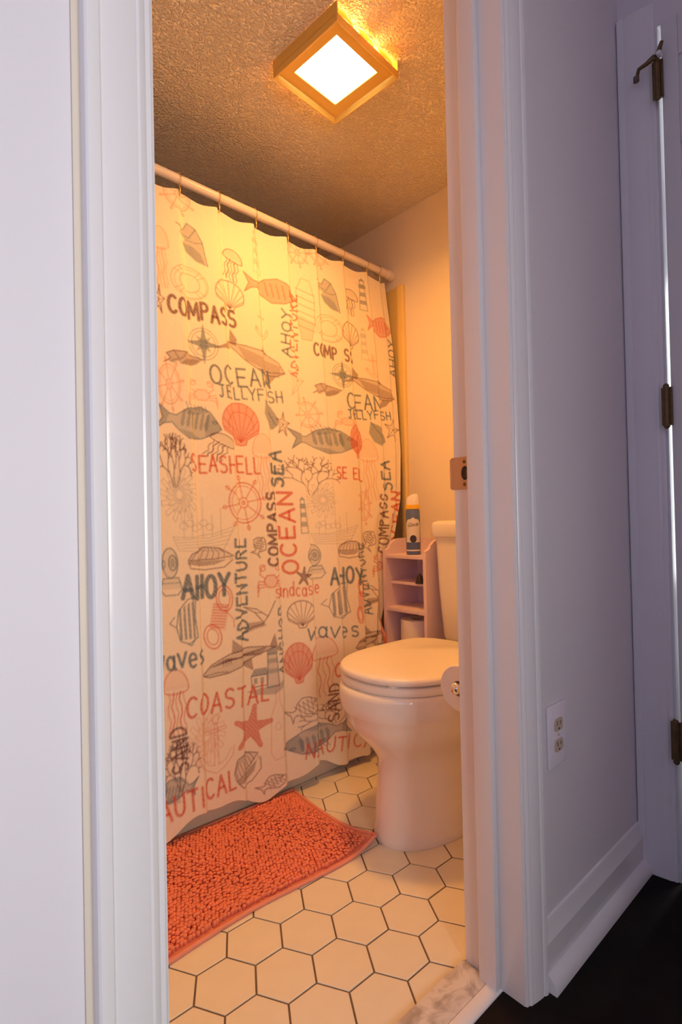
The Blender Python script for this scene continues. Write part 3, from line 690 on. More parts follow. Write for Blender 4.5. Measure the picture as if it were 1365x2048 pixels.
def m_lighthouse(r):
    o = [('s', cl([(-.22, -.45), (-.14, .2), (.14, .2), (.22, -.45)]), 2.5), ('f', [(-.2, .2), (-.2, .3), (.2, .3), (.2, .2)], .9), ('s', cl([(-.12, .3), (-.12, .42), (.12, .42), (.12, .3)]), 2.5), ('f', [(-.16, .42), (0, .5), (.16, .42)], .8)]
    for k in range(2): o.append(('f', [(-.19 + .03 * k, -.28 + .24 * k), (-.175 + .03 * k, -.16 + .24 * k), (.175 - .03 * k, -.16 + .24 * k), (.19 - .03 * k, -.28 + .24 * k)], .8))
    return o
def m_buoyfish(r):
    return [('s', cl([(-.2, -.5), (-.34, -.1), (-.3, .3), (-.1, .5), (.2, .48), (.34, .2), (.3, -.2), (.16, -.5)]), 3)] + [('s', [(-.32, .32 - .12 * k), (.33, .25 - .12 * k)], 4) for k in range(6)] + [('f', [(-.2, -.5), (-.34, -.1), (.3, -.2), (.16, -.5)], .5)]
def m_rose(r):
    o = [('s', circ(0, 0, .30), 1.6), ('s', circ(0, 0, .37), 1.2)]
    for k in range(4):
        a = math.radians(90 * k); b = math.radians(90 * k + 45)
        o.append(('f', [(.5 * math.cos(a), .5 * math.sin(a)), (.11 * math.cos(b), .11 * math.sin(b)), (0, 0), (.11 * math.cos(a - .785), .11 * math.sin(a - .785))], 1.0))
        o.append(('f', [(.27 * math.cos(b), .27 * math.sin(b)), (.1 * math.cos(b + .6), .1 * math.sin(b + .6)), (0, 0), (.1 * math.cos(b - .6), .1 * math.sin(b - .6))], .75))
    return o
def m_whale(r):
    body = [(-.44, .06), (-.2, .16), (.1, .24), (.34, .18), (.5, .02), (.42, -.12), (.2, -.2), (-.1, -.12), (-.34, .0)]
    o = [('f', body, .42), ('s', cl(body), 3), ('f', [(-.40, .06), (-.5, .34), (-.34, .20), (-.30, .06)], .9), ('f', [(-.42, .04), (-.54, -.22), (-.34, -.04)], .9), ('f', [(.28, -.16), (.30, -.46), (.40, -.30), (.42, -.12)], .85), ('f', [(.02, .2), (.0, .36), (.14, .24)], .8)]
    for k in range(7): o.append(('s', [(-.28 + .03 * k, .08 - .03 * k), (.40 + .01 * k, .10 - .035 * k)], 1.6))
    return o + [('s', [(.5, .02), (.3, -.1), (.12, -.17)], 2.5)]
def m_crab(r):
    o = [('s', cl([(-.24, .02), (-.12, .18), (.12, .18), (.24, .02), (.12, -.16), (-.12, -.16)]), 3.5), ('f', [(-.24, .02), (-.12, .18), (.12, .18), (.24, .02), (.12, -.16), (-.12, -.16)], .35)]
    for s in (-1, 1):
        o += [('s', [(s * .2, .1), (s * .36, .22), (s * .30, .40), (s * .18, .46)], 3.5), ('s', circ(s * .26, .40, .09, 10), 3)]
        for k in range(3): o.append(('s', [(s * .2, -.02 - .06 * k), (s * .40, .04 - .1 * k), (s * .46, -.16 - .12 * k)], 3))
    return o
def m_mussel(r):
    return [('f', [(-.3, .5), (.1, .34), (.4, .0), (.46, -.3), (.1, -.5), (-.2, -.36), (-.4, .0)], .85), ('s', [(-.3, .5), (.0, .1), (.3, -.3)], 3)]
def m_starline(r):
    p = star(5, .5, .2, 80); return [('s', cl(p), 2.6)] + [('s', [(0, 0), p[2 * k]], 1.6) for k in range(5)]
def m_starsolid(r):
    pts = []
    for k in range(5):
        a = math.radians(80 + 72 * k)
        for da, rr in ((-36, .17), (-9, .34), (-5, .47), (0, .5), (5, .47), (9, .34)): pts.append((rr * math.cos(a + math.radians(da)), rr * math.sin(a + math.radians(da))))
    return [('f', pts, 1.0), ('s', cl(pts), 2)]
def m_coral(r):
    o = []
    def grow(x, y, a, L, d):
        x2, y2 = x + L * math.cos(a), y + L * math.sin(a); mx, my = (x + x2) / 2 + .03 * math.sin(a * 7), (y + y2) / 2
        o.append(('s', [(x, y), (mx, my), (x2, y2)], 2.6))
        if d:
            for da in (-.55, .5): grow(x2, y2, a + da * r.uniform(.7, 1.4), L * r.uniform(.66, .86), d - 1)
    for k in range(3): grow(-.06 + .06 * k, -.5, 1.57 + (1 - k) * .55, .27, 4)
    return o
def m_ship(r):
    o = [('s', cl([(-.5, -.18), (-.42, -.42), (.3, -.46), (.5, -.02), (.2, -.14), (-.2, -.2)]), 2.2)]
    for k in range(4): o.append(('s', [(-.46 + .02 * k, -.23 - .05 * k), (.1, -.22 - .05 * k), (.46 - .03 * k, -.10 - .08 * k)], 1.6))
    for x, h in ((-.34, .1), (-.22, .22), (.0, .5), (.14, .2), (.28, .3)): o.append(('s', [(x, -.2), (x + .01, h)], 2.2))
    for k in range(6): o.append(('s', circ(-.34 + .09 * k, .0 + .05 * math.sin(k * 2), .06, 8), 1.4))
    return o
def m_mum(r):
    o = []
    for q in range(3):
        for k in range(14):
            a = 2 * math.pi * k / 14 + q * .2; R = .16 + .16 * q
            o.append(('s', [(R * .5 * math.cos(a), R * .5 * math.sin(a)), (R * math.cos(a - .16), R * math.sin(a - .16)), (R * 1.06 * math.cos(a), R * 1.06 * math.sin(a)), (R * .6 * math.cos(a + .25), R * .6 * math.sin(a + .25))], 1.3))
    return o
def m_clam(r):
    top = [(-.48, -.04), (-.4, .22), (-.1, .46), (.22, .40), (.5, .04), (.1, -.06)]
    o = [('s', cl(top), 3), ('f', [(-.48, -.06), (.0, -.1), (.44, -.1), (.5, .0), (.1, -.3), (-.2, -.32), (-.46, -.2)], .75), ('s', [(-.48, -.1), (-.44, -.36), (-.1, -.48), (.3, -.42), (.48, -.12)], 3), ('f', top, .22)]
    for k in range(7): o.append(('s', [(-.42 + .12 * k, -.04), (-.34 + .11 * k, .22 + .05 * math.sin(k)), (-.18 + .06 * k, .40)], 1.8))
    return o
def m_helmet(r):
    o = [('s', circ(0, .16, .36, 20, .30), 3), ('f', circ(0, .16, .36, 20, .30), .25), ('s', circ(.12, .16, .18, 16, .15), 3.5), ('f', circ(.12, .16, .12, 14, .10), .7), ('s', circ(-.30, .14, .07, 10, .08), 2.5), ('s', cl([(-.34, -.14), (.36, -.14), (.5, -.36), (.3, -.48), (-.3, -.48), (-.5, -.36)]), 3), ('f', [(-.34, -.14), (.36, -.14), (.5, -.36), (-.5, -.36)], .25)]
    return o + [('s', [(-.4, -.24), (.42, -.24)], 2)]
def m_rope(r):
    o = [('s', circ(.18, .3, .26, 18, .2), 4), ('s', circ(.18, .3, .18, 16, .14), 3), ('s', circ(-.18, -.32, .28, 18, .18), 4), ('s', circ(-.18, -.32, .18, 16, .12), 3), ('f', [(-.16, .2), (.34, .2), (.22, -.2), (-.3, -.2)], .35)]
    for k in range(9): o.append(('s', [(-.16 - .012 * k, .18 - .045 * k), (.32 - .02 * k, .21 - .045 * k)], 2.5))
    return o + [('s', [(.2, .12), (.48, .0), (.5, -.12)], 2.5)]
def m_angel(r):
    o = [('s', cl([(-.3, -.1), (-.2, .24), (.1, .46), (.36, .5), (.30, .1), (.36, -.34), (.08, -.46), (-.2, -.38)]), 3), ('s', [(-.3, -.1), (-.5, .0), (-.34, .12)], 2.5), ('s', [(.0, -.44), (.14, -.5), (.24, -.4)], 2.5)]
    for k in range(4):
        x = -.2 + .14 * k; o.append(('f', [(x, .24 + .05 * k), (x + .075, .30 + .05 * k), (x + .07, -.36), (x - .01, -.36)], .95))
    return o
def m_gull(r):
    return [('s', [(-.5, -.4), (-.2, -.24), (.1, -.18), (.3, .1), (.5, .5)], 3), ('f', [(-.5, -.44), (-.3, -.1), (.12, -.1), (.2, -.24), (-.1, -.3)], .7), ('s', [(.1, -.1), (-.1, .2), (-.4, .4), (-.05, .3), (.26, .04)], 3), ('s', [(-.1, .2), (.1, .16)], 2)]
def m_shark(r):
    body = [(-.48, -.18), (-.34, .0), (-.1, .14), (.16, .16), (.40, .06), (.46, .02), (.2, -.08), (.0, -.2), (-.2, -.28), (-.42, -.26)]
    o = [('f', body, .40), ('s', cl(body), 3.2), ('f', [(-.08, .13), (.0, .46), (.1, .15)], .8), ('f', [(.40, .08), (.52, .36), (.49, .05), (.5, -.14), (.42, .0)], .85), ('f', [(-.02, -.18), (.10, -.42), (.14, -.12)], .8)]
    for k in range(6): o.append(('s', [(-.36 + .04 * k, -.02 + .02 * k - .03), (.36 - .02 * k, .07 - .03 * k)], 1.7))
    for k in range(4): o.append(('s', [(-.2 + .03 * k, .04), (-.22 + .03 * k, -.1)], 2))
    return o + [('s', [(-.46, -.2), (-.3, -.2), (-.2, -.25)], 2.2)]
def m_house(r):
    o = [('f', [(.0, -.3), (.04, .36), (.26, .36), (.3, -.3)], .32), ('s', cl([(.0, -.3), (.04, .36), (.26, .36), (.3, -.3)]), 3), ('f', [(.02, .36), (.02, .44), (.28, .44), (.28, .36)], .9), ('f', [(.06, .44), (.15, .5), (.24, .44)], .8), ('f', [(-.4, -.02), (-.3, .12), (.0, .12), (.02, -.02)], .85), ('s', cl([(-.38, -.02), (-.38, -.24), (.0, -.24), (.0, -.02)]), 3)]
    o += [('f', [(-.32, -.06), (-.32, -.18), (-.24, -.18), (-.24, -.06)], .8), ('f', [(-.16, -.06), (-.16, -.18), (-.08, -.18), (-.08, -.06)], .8), ('f', [(-.5, -.30), (.3, -.26), (.5, -.16), (.44, -.34), (.2, -.46), (-.3, -.40)], .6)]
    for k in range(2): o.append(('f', [(.03, -.02 + .2 * k), (.035, .07 + .2 * k), (.27, .07 + .2 * k), (.275, -.02 + .2 * k)], .6))
    return o
def m_anchor(r):
    return [('s', [(-.03, .34), (-.05, -.36)], 3), ('s', [(.04, .34), (.06, -.36)], 3), ('s', circ(0, .42, .08, 12), 3), ('s', cl([(-.26, .24), (.26, .27), (.26, .22), (-.26, .19)]), 2.5), ('s', [(-.46, -.14), (-.4, -.3), (-.2, -.42), (0, -.5), (.22, -.42), (.42, -.28), (.46, -.12)], 3), ('s', [(-.36, -.16), (-.2, -.32), (-.05, -.36)], 2.5), ('s', [(.38, -.14), (.22, -.32), (.06, -.36)], 2.5), ('s', [(-.5, -.24), (-.46, -.1), (-.32, -.18)], 2.5)]
def m_bottle(r):
    return [('s', cl([(-.1, .5), (-.1, .3), (-.4, .1), (-.45, -.4), (-.2, -.5), (.3, -.48), (.4, .1), (.1, .3), (.1, .5)]), 2.5), ('s', circ(0, -.05, .16, 12, .05), 2.5)]
def motif(name, cu, cz, w, h, rot, ink):
    c, al = INK[ink]; a = math.radians(rot); ca, sa = math.cos(a), math.sin(a)
    def T(p):
        x, y = p[0], p[1]
        return (cu + (x * ca - y * sa) * w if abs(rot) < 100 else cu + (x * ca - y * sa) * w, cz + (x * sa + y * ca) * h)
    for kind, pts, k in globals()['m_' + name](random.Random(int(cu * 1000))):
        q = [T(p) for p in pts]
        if kind == 'f': fill(q, c, al * k * 0.9)
        else: stroke(q, max(0.0022, k * 0.00105), c, al)
PERIOD = 0.53
for t in MOTIFS:
    motif(*t)
    if 0.60 < t[1] < 1.09: motif(t[0], t[1] - PERIOD, *t[2:])
for t in WORDS:
    word(*t)
    if 0.60 < t[1] and t[3] < 1.12: word(t[0], t[1] - PERIOD, t[2], t[3] - PERIOD, *t[4:])

# cloth surface
AU = np.linspace(0.16, 1.603, NU); AT = np.linspace(0, 1, NZ)
def saw(u, z):
    h = np.array([0.04] + HOOKS + [1.66]); k = np.clip(np.searchsorted(h, u, 'right') - 1, 0, len(h) - 2)
    t = (u - h[k]) / (h[k + 1] - h[k]); amp = np.array([1, .8, 1.1, .9, 1.0, .85, .75, 1.25, .9, .75, 1.2, 1.0, .8, 1.0])[k] * np.clip((h[k + 1] - h[k]) / 0.12, .3, 1)
    return np.where(t < .93, .5 - t / .93, -.5 + (t - .93) / .07) * amp
UU = np.tile(AU, (NZ, 1)); TT = np.tile(AT[:, None], (1, NU))
ztop = rodz(UU) - 0.046 - 0.006 * np.cos(2 * np.pi * UU / 0.13)
zbot = 0.043 + 0.020 * np.sin(UU * 17.0 + 2.1) + 0.008 * np.sin(UU * 41)
ZZ = zbot + (ztop - zbot) * TT
drift = 0.012 * np.sin(ZZ * 2.1 + 1.0) + 0.006 * np.sin(ZZ * 5.3)
off = saw(UU + drift * (1 - TT), ZZ)
ker = np.exp(-0.5 * (np.arange(-8, 9) / 1.6) ** 2); ker /= ker.sum()
pad = np.pad(off, ((0, 0), (8, 8)), 'edge'); off = sum(ker[q] * pad[:, q:q + NU] for q in range(17))
AMP = 0.024 + 0.006 * np.sin(ZZ * 2.6 + 0.6)
low = np.clip((0.62 - ZZ) / 0.3, 0, 1)                    # below the rim the cloth hangs clear of the apron
VV = np.interp(ZZ, [0.0, 0.42, 1.84], [1.366, 1.372, 1.494]) + off * AMP * (1 - 0.45 * low) - 0.008 * low + (1 - TT) ** 2 * 0.006 * np.sin(UU * 17.0 + 0.4) + 0.004 * np.sin(UU * 9 + ZZ * 3)
# the free end swings in below the middle
sh = np.interp(ZZ, [0.0, 0.45, 0.55, 0.75, 0.93, 1.13, 1.55, 1.9], [0.40, 0.46, 0.56, 0.71, 0.93, 1.02, 1.06, 1.0])
XX = np.where(UU > 1.30, 1.30 + (UU - 1.30) * sh, UU)
end = np.clip((XX - 1.41) / 0.03, 0, 1) * np.clip((ZZ - 0.42) / 0.05, 0, 1) * np.clip((0.95 - ZZ) / 0.1, 0, 1)
VV = VV + end * np.maximum(0, 1.404 - VV)
iu = np.clip((XX - U0) / DU, 0, NU - 1.001); iz = np.clip((ZZ - Z0) / DZ, 0, NZ - 1.001)
a, b = iu.astype(int), iz.astype(int); fa, fb = (iu - a)[..., None], (iz - b)[..., None]
COLR = (CAN[b, a] * (1 - fa) + CAN[b, a + 1] * fa) * (1 - fb) + (CAN[b + 1, a] * (1 - fa) + CAN[b + 1, a + 1] * fa) * fb
me = bpy.data.meshes.new('shower_curtain')
nv = NU * NZ; nf = (NU - 1) * (NZ - 1)
me.vertices.add(nv); me.vertices.foreach_set('co', np.stack([XX, VV, ZZ], -1).astype(np.float32).ravel())
idx = np.arange(nv).reshape(NZ, NU)
quads = np.stack([idx[:-1, :-1], idx[:-1, 1:], idx[1:, 1:], idx[1:, :-1]], -1).reshape(-1)
me.loops.add(nf * 4); me.loops.foreach_set('vertex_index', quads.astype(np.int32))
me.polygons.add(nf); me.polygons.foreach_set('loop_start', np.arange(0, nf * 4, 4, dtype=np.int32))
me.update(calc_edges=True)
ca_ = me.color_attributes.new('print', 'FLOAT_COLOR', 'POINT')
ca_.data.foreach_set('color', np.concatenate([np.clip(COLR, 0, 1), np.ones((NZ, NU, 1))], -1).astype(np.float32).ravel())
me.materials.append(M['curtain']); me.shade_smooth()
ct = tag(link('shower_curtain', me), 'cream shower curtain printed with coral and blue nautical sketches and words', 'shower curtain')

# ------------------------------------------------------------------ toilet
TY = 0.985
tl = tag(empty('toilet', (1.2, TY, 0)), 'white tall toilet with closed lid beside the coral bath mat', 'toilet')
TOF = (-1.2, -TY, 0)
def egg(xf, xb, hw, z, n=56, ex=2.25, back=0.0):
    """outline pointing to -x: rounded nose at xf, squarer end at xb"""
    out = []; xm = xf + (xb - xf) * 0.50
    for k in range(n):
        a = 2 * math.pi * k / n; c, s = math.cos(a), math.sin(a)
        e = 2.0 / (ex if c < 0 else ex + back)
        x = math.copysign(abs(c) ** e, c); y = math.copysign(abs(s) ** e, s)
        out.append((xm + x * ((xb - xm) if c > 0 else (xm - xf)), TY + y * hw, z))
    return out
def tpart(nm, bm, m='porcelain', sm=50, parent=None):
    o = obj(nm, bm, m, parent or tl, sm)
    if parent is None: o.location = TOF
    return o
bm = bmesh.new()
sec = [(0.000, 1.006, 1.560, .124), (0.006, 1.003, 1.562, .127), (0.020, 1.004, 1.560, .125), (0.050, 1.009, 1.555, .121), (0.110, 1.013, 1.545, .117), (0.170, 1.020, 1.540, .115), (0.212, 1.020, 1.535, .118), (0.242, 1.002, 1.530, .132),
       (0.268, .976, 1.515, .150), (0.298, .950, 1.495, .167), (0.330, .932, 1.475, .178), (0.352, .925, 1.455, .1815), (0.357, .920, 1.45, .1850), (0.382, .918, 1.44, .1865), (0.404, .918, 1.435, .187), (0.414, .920, 1.434, .186), (0.419, .927, 1.43, .181)]
loft(bm, [egg(f, b, w, z, ex=2.2, back=1.2) for z, f, b, w in sec])
tpart('bowl', bm)
bm = bmesh.new(); bx(bm, 1.40, 1.632, TY - .105, TY + .105, 0.27, 0.412, 0.02, 3)
tpart('tank_shelf', bm)
bm = bmesh.new()
loft(bm, [egg(.930 + i_, 1.362, .180 - i_, z, back=2.5) for z, i_ in ((.4205, .004), (.423, .001), (.430, 0), (.4385, .0015), (.441, .005))])
st = tpart('seat', bm, 'seat')
bm = bmesh.new()
loft(bm, [egg(.928 + i_, 1.372, .184 - i_, z, back=2.5) for z, i_ in ((.4465, .006), (.4485, .002), (.453, 0), (.459, .001), (.463, .004), (.4655, .010), (.467, .03), (.4685, .08))])
ld = tpart('lid', bm, 'seat')
for x, y in ((.968, TY - .085), (.968, TY + .085)):
    tpart('bumper', bx(bmesh.new(), x - .014, x + .014, y - .008, y + .008, .4405, .447, .001), 'seat')
for y in (TY - .075, TY + .075):
    tpart('hinge_cap', bx(bmesh.new(), 1.366, 1.404, y - .02, y + .02, .420, .452, .006, 3), 'seat')
def trect(x0, x1, hw, r, z): return [(x, y, z) for x, y, z in rrect(x0, x1, TY - hw, TY + hw, r, z, 6)]
bm = bmesh.new()
loft(bm, [trect(1.50, 1.61, .145, .03, .412), trect(1.484, 1.625, .158, .035, .420), trect(1.474, 1.635, .166, .035, .45), trect(1.468, 1.637, .174, .03, .60), trect(1.464, 1.638, .181, .03, .79)])
tk = tpart('tank', bm)
bm = bmesh.new()
loft(bm, [trect(1.462, 1.640, .182, .028, .788), trect(1.455, 1.645, .190, .03, .791), trect(1.453, 1.646, .193, .03, .800), trect(1.453, 1.646, .193, .03, .828), trect(1.457, 1.643, .189, .03, .839), trect(1.468, 1.634, .178, .03, .844), trect(1.49, 1.612, .155, .03, .845)])
tpart('tank_lid', bm)
lv = tpart('flush_lever', lathe(bmesh.new(), [(.013, 1.449), (.016, 1.453), (.016, 1.466)], (0, TY - .13, .735), 'x', 16), 'chrome', 40)
obj('handle', tube(bmesh.new(), [(1.447, TY - .13, .735), (1.443, TY - .10, .731), (1.443, TY - .055, .727)], [.006, .0065, .008], 10), 'chrome', lv, 60)
for y in (TY - .118, TY + .118):
    tpart('bolt_cap', lathe(bmesh.new(), [(.016, 0.0002), (.016, .008), (.010, .018), (.001, .021)], (1.32, y + (0.012 if y > TY else -0.012), 0), 'z', 16), 'porcelain', 50)

# ------------------------------------------------------------------ slim shelf cabinet between toilet and tub
CX0, CX1, CY0, CY1 = 1.452, 1.644, 1.188, 1.394
cb = tag(empty('storage_cabinet', (1.55, 1.285, 0)), 'slim pale pink shelf cabinet between the toilet tank and the curtain', 'cabinet')
CO = (-1.55, -1.285, 0)
def cpart(nm, bm, m='cabinet', sm=35, parent=None):
    o = obj(nm, bm, m, parent or cb, sm)
    if parent is None: o.location = CO
    return o
side = [(CX0, 0.0), (CX0, .738)] + [(CX0 + .030 * math.sin(math.radians(a)), .738 + .020 * (1 - math.cos(math.radians(a)))) for a in range(15, 91, 15)] + [(CX0 + .036, .760), (CX0 + .046, .768), (CX0 + .060, .775), (CX0 + .085, .778), (CX1, .778), (CX1, 0.0)]
for y0 in (CY0, CY1 - .013):
    cpart('side_panel', prism(bmesh.new(), side, 'y', y0, y0 + .013))
cpart('back_panel', bx(bmesh.new(), CX1 - .008, CX1, CY0 + .013, CY1 - .013, .0, .776))
for nm, x0, z, t in (('top_shelf', CX0 + .004, .708, .013), ('middle_shelf', CX0 + .030, .610, .010), ('lower_shelf', CX0 + .004, .512, .014), ('roll_shelf', CX0 + .004, .3625, .014), ('bottom_shelf', CX0 + .004, .040, .014)):
    cpart(nm, bx(bmesh.new(), x0, CX1 - .008, CY0 + .013, CY1 - .013, z, z + t, .0015), 'cabinet')
cpart('toe_board', bx(bmesh.new(), CX0 + .02, CX0 + .03, CY0 + .013, CY1 - .013, 0, .040))
# things on and in the cabinet
cn = tag(empty('spray_can', (1.50, 1.283, .7212)), 'blue air freshener can with white cap on the cabinet top', 'spray can')
R = .0262
cn_body = obj('body', lathe(bmesh.new(), [(.0245, 0), (R, .003), (R, .158), (.0245, .164), (.0235, .168)], n=40), 'can_blue', cn, 40)
obj('collar', lathe(bmesh.new(), [(.0235, .166), (.0258, .167), (.0258, .182), (.0245, .1825)], n=32), 'can_yellow', cn, 40)
bm = bmesh.new(); rings = []
for t, r0 in ((.182, .0238), (.196, .0234), (.207, .0222), (.214, .019), (.217, .012)):
    ring = []
    for k in range(32):
        a = 2 * math.pi * k / 32; x, y = r0 * math.cos(a), r0 * math.sin(a)
        hgt = t if t < .2 else t + (-y) / .0235 * .010 * (t - .184) / .03
        ring.append((x, y, hgt))
    rings.append(ring)
loft(bm, rings); obj('cap', bm, 'can_white', cn, 50)
FA = math.atan2(-1.283, -1.50)       # side of the can turned to the doorway
def wrap(pts2, r): return [(r * math.cos(FA + x / r), r * math.sin(FA + x / r), z) for x, z in pts2]
def patch(nm, f_lo, f_hi, z0, z1, half, m, r, parent, n=20, rows=14):
    """patch wrapped on the can: at height z it runs from -w(z) to w(z)"""
    bm = bmesh.new(); V = []
    for q in range(rows + 1):
        z = z0 + (z1 - z0) * q / rows; w_ = half(z)
        V.append([bm.verts.new(p) for p in wrap([(-w_ + 2 * w_ * k / n, z) for k in range(n + 1)], r)])
    for q in range(rows):
        for k in range(n): bm.faces.new((V[q][k], V[q][k + 1], V[q + 1][k + 1], V[q + 1][k]))
    return obj(nm, bm, m, parent, 60)
def wlab(z):
    t = (z - .044) / (.135 - .044)
    return .031 * math.sqrt(max(0.02, 1 - (max(0, t - .7) / .3) ** 2)) * (0.86 + .14 * min(1, t * 3)) + .010 * max(0, .25 - t)
patch('label_print', 0, 0, .046, .135, wlab, 'can_pale', R + .0003, cn_body)
patch('emblem', 0, 0, .045, .072, lambda z: .0125 * math.sqrt(max(.03, 1 - ((z - .0585) / .0135) ** 2)), 'ink', R + .0006, cn_body)
patch('band', 0, 0, .014, .019, lambda z: .03, 'can_pale', R + .0003, cn_body, rows=1)
def font_mesh(text, size):
    c = bpy.data.curves.new('lettering', 'FONT'); c.body = text; c.size = size; c.align_x = 'CENTER'; c.shear = 0.3
    t = bpy.data.objects.new('lettering', c); COL.objects.link(t)
    dg = bpy.context.evaluated_depsgraph_get(); me = bpy.data.meshes.new_from_object(t.evaluated_get(dg))
    COL.objects.unlink(t); bpy.data.objects.remove(t); bpy.data.curves.remove(c)
    return me
def can_text(text, size, z, m, r):
    me = font_mesh(text, size)
    for v in me.vertices:
        x, zz = v.co.x, v.co.y
        v.co = wrap([(x, z + zz + x * .12)], r)[0]
    me.materials.clear(); finish(me, m)
    return link('lettering', me, cn_body)
can_text('Glade', .0185, .104, 'ink', R + .0008)
can_text('fresh', .0065, .149, 'can_pale', R + .0006) if False else None

cone = tag(empty('dark_pointed_ornament', (1.480, 1.240, .6202)), 'small dark pointed object at the right of the cabinet middle shelf', 'ornament')
obj('body', lathe(bmesh.new(), [(.0150, 0), (.0152, .004), (.0125, .016), (.0075, .028), (.002, .036), (.0004, .037)], n=20), 'dark_thing', cone, 50)
obj('base_rim', lathe(bmesh.new(), [(.0165, 0), (.0168, .002), (.0155, .0045)], n=20), 'dark_thing', cone, 50)

def paper_roll(name, c, axis, r, L, rc, label):
    t = tag(empty(name, c), label, 'toilet paper', None)
    prof = [(rc, -L / 2), (r - .002, -L / 2), (r, -L / 2 + .002), (r, L / 2 - .002), (r - .002, L / 2), (rc, L / 2)]
    obj('paper', lathe(bmesh.new(), prof, (0, 0, 0), axis, 44, True), 'paper', t, 40)
    obj('core', lathe(bmesh.new(), [(rc - .0012, -L / 2 + .0005), (rc - .0002, -L / 2 + .0005), (rc - .0002, L / 2 - .0005), (rc - .0012, L / 2 - .0005)], (0, 0, 0), axis, 28, True), 'core', t, 40)
    return t
paper_roll('toilet_roll', (1.522, 1.296, .4292), 'z', .058, .105, .021, 'white toilet roll standing in the lower bay of the slim cabinet')

# ------------------------------------------------------------------ paper holder on the inside of the doorway wall
HC3 = (0.912, 0.672, 0.503)
ph = tag(empty('paper_holder', (0.98, WY1 + .004, HC3[2])), 'chrome toilet paper holder with round end knob by the door jamb', 'paper holder')
PO = (-0.98, -(WY1 + .004), -HC3[2])
def ppart(nm, bm, sm=50):
    o = obj(nm, bm, 'chrome', ph, sm); o.location = PO; return o
ppart('mounting_rose', lathe(bmesh.new(), [(.026, WY1 + .0045), (.026, WY1 + .008), (.020, WY1 + .012), (.009, WY1 + .014)], (1.045, 0, HC3[2]), 'y', 24))
ppart('arm', tube(bmesh.new(), [(1.045, WY1 + .012, HC3[2]), (1.045, HC3[1] - .012, HC3[2]), (1.041, HC3[1] - .003, HC3[2]), (1.032, HC3[1], HC3[2]), (HC3[0], HC3[1], HC3[2])], .0065, 14))
ppart('end_knob', lathe(bmesh.new(), [(.0005, HC3[0] - .014), (.007, HC3[0] - .0125), (.0115, HC3[0] - .008), (.0125, HC3[0] - .003), (.0095, HC3[0] + .002), (.0065, HC3[0] + .003)], (0, HC3[1], HC3[2]), 'x', 24))
paper_roll('toilet_roll', (HC3[0] + .0585, HC3[1], HC3[2] - .0035), 'x', .0478, .103, .0165, 'white toilet roll hanging on the chrome holder behind the door jamb')

# ------------------------------------------------------------------ bath mat
RX0, RX1, RY0, RY1 = 0.24, 0.990, 1.014, 1.385
rg = tag(empty('bath_mat', (0.63, 1.2, 0)), 'coral chenille bath mat lying before the tub', 'bath mat')
def rug_xy(s, t):
    x = RX0 + (RX1 - RX0) * s; y = RY0 + (RY1 - RY0) * t
    x += (s ** 6) * (0.008 * (1 - t) ** 2 - 0.012 * math.sin(math.pi * t) + 0.014 * t) + 0.0
    y += 0.006 * math.sin(s * 5.0) - 0.006 * (1 - t) * math.sin(s * 9)
    d = max(0.0, (s - 0.86) / 0.14) * max(0.0, (0.42 - t) / 0.42)
    z = 0.004 + 0.020 * d * d
    return x, y, z
bm = bmesh.new(); ns, ntt = 40, 20
V = [[bm.verts.new(rug_xy(i / ns, j / ntt)) for i in range(ns + 1)] for j in range(ntt + 1)]
for j in range(ntt):
    for i in range(ns): bm.faces.new((V[j][i], V[j][i + 1], V[j + 1][i + 1], V[j + 1][i]))
ex = bmesh.ops.extrude_face_region(bm, geom=bm.faces[:])
for v in [g for g in ex['geom'] if isinstance(g, bmesh.types.BMVert)]: v.co.z -= 0.0035
o = obj('backing', bm, 'rug_hem', rg, 60); o.location = (-.63, -1.2, 0)
loop = [rug_xy(i / ns, 0) for i in range(ns)] + [rug_xy(1, j / ntt) for j in range(ntt)] + [rug_xy(1 - i / ns, 1) for i in range(ns)] + [rug_xy(0, 1 - j / ntt) for j in range(ntt)]
o = obj('hem', tube(bmesh.new(), [(x, y, z + .0005) for x, y, z in loop], 0.0048, 8, True), 'rug_hem', rg, 60); o.location = (-.63, -1.2, 0)
# chenille loops: small drooping bulbs
prof = [(0.0034, 0.0), (0.0050, 0.005), (0.0052, 0.0085), (0.0038, 0.0120), (0.0010, 0.0135)]
vs, fs = [], []; NB = 6
px_, py_ = 0.0092, 0.0092
nx, ny = int((RX1 - RX0 - .024) / px_), int((RY1 - RY0 - .026) / py_)
for i in range(nx):
    for j in range(ny):
        s = (0.012 + (i + 0.5 + (0.5 if j % 2 else 0) * 1.0) * px_) / (RX1 - RX0); t = (0.013 + (j + 0.5) * py_) / (RY1 - RY0)
        if s > 0.992: continue
        x, y, z = rug_xy(s, t); x += random.gauss(0, .0011); y += random.gauss(0, .0011)
        lean = 0.55 + 0.3 * math.sin(x * 23 + y * 11) ; an = math.radians(250) + 0.9 * math.sin(x * 9 + y * 14) + random.gauss(0, .35); ln = lean * random.uniform(.6, 1.3); sc = random.uniform(.85, 1.15)
        base = len(vs)
        for r_, h_ in prof:
            bend = ln * (h_ / .0135) ** 1.5 * .0085; drop = h_ * sc * (1 - .28 * ln * (h_ / .0135))
            for k in range(NB):
                a_ = 2 * math.pi * k / NB
                vs.append((x + r_ * sc * math.cos(a_) + bend * math.cos(an), y + r_ * sc * math.sin(a_) + bend * math.sin(an), z + drop))
        for q in range(len(prof) - 1):
            for k in range(NB):
                fs.append((base + q * NB + k, base + q * NB + (k + 1) % NB, base + (q + 1) * NB + (k + 1) % NB, base + (q + 1) * NB + k))
        fs.append(tuple(base + (len(prof) - 1) * NB + k for k in range(NB)))
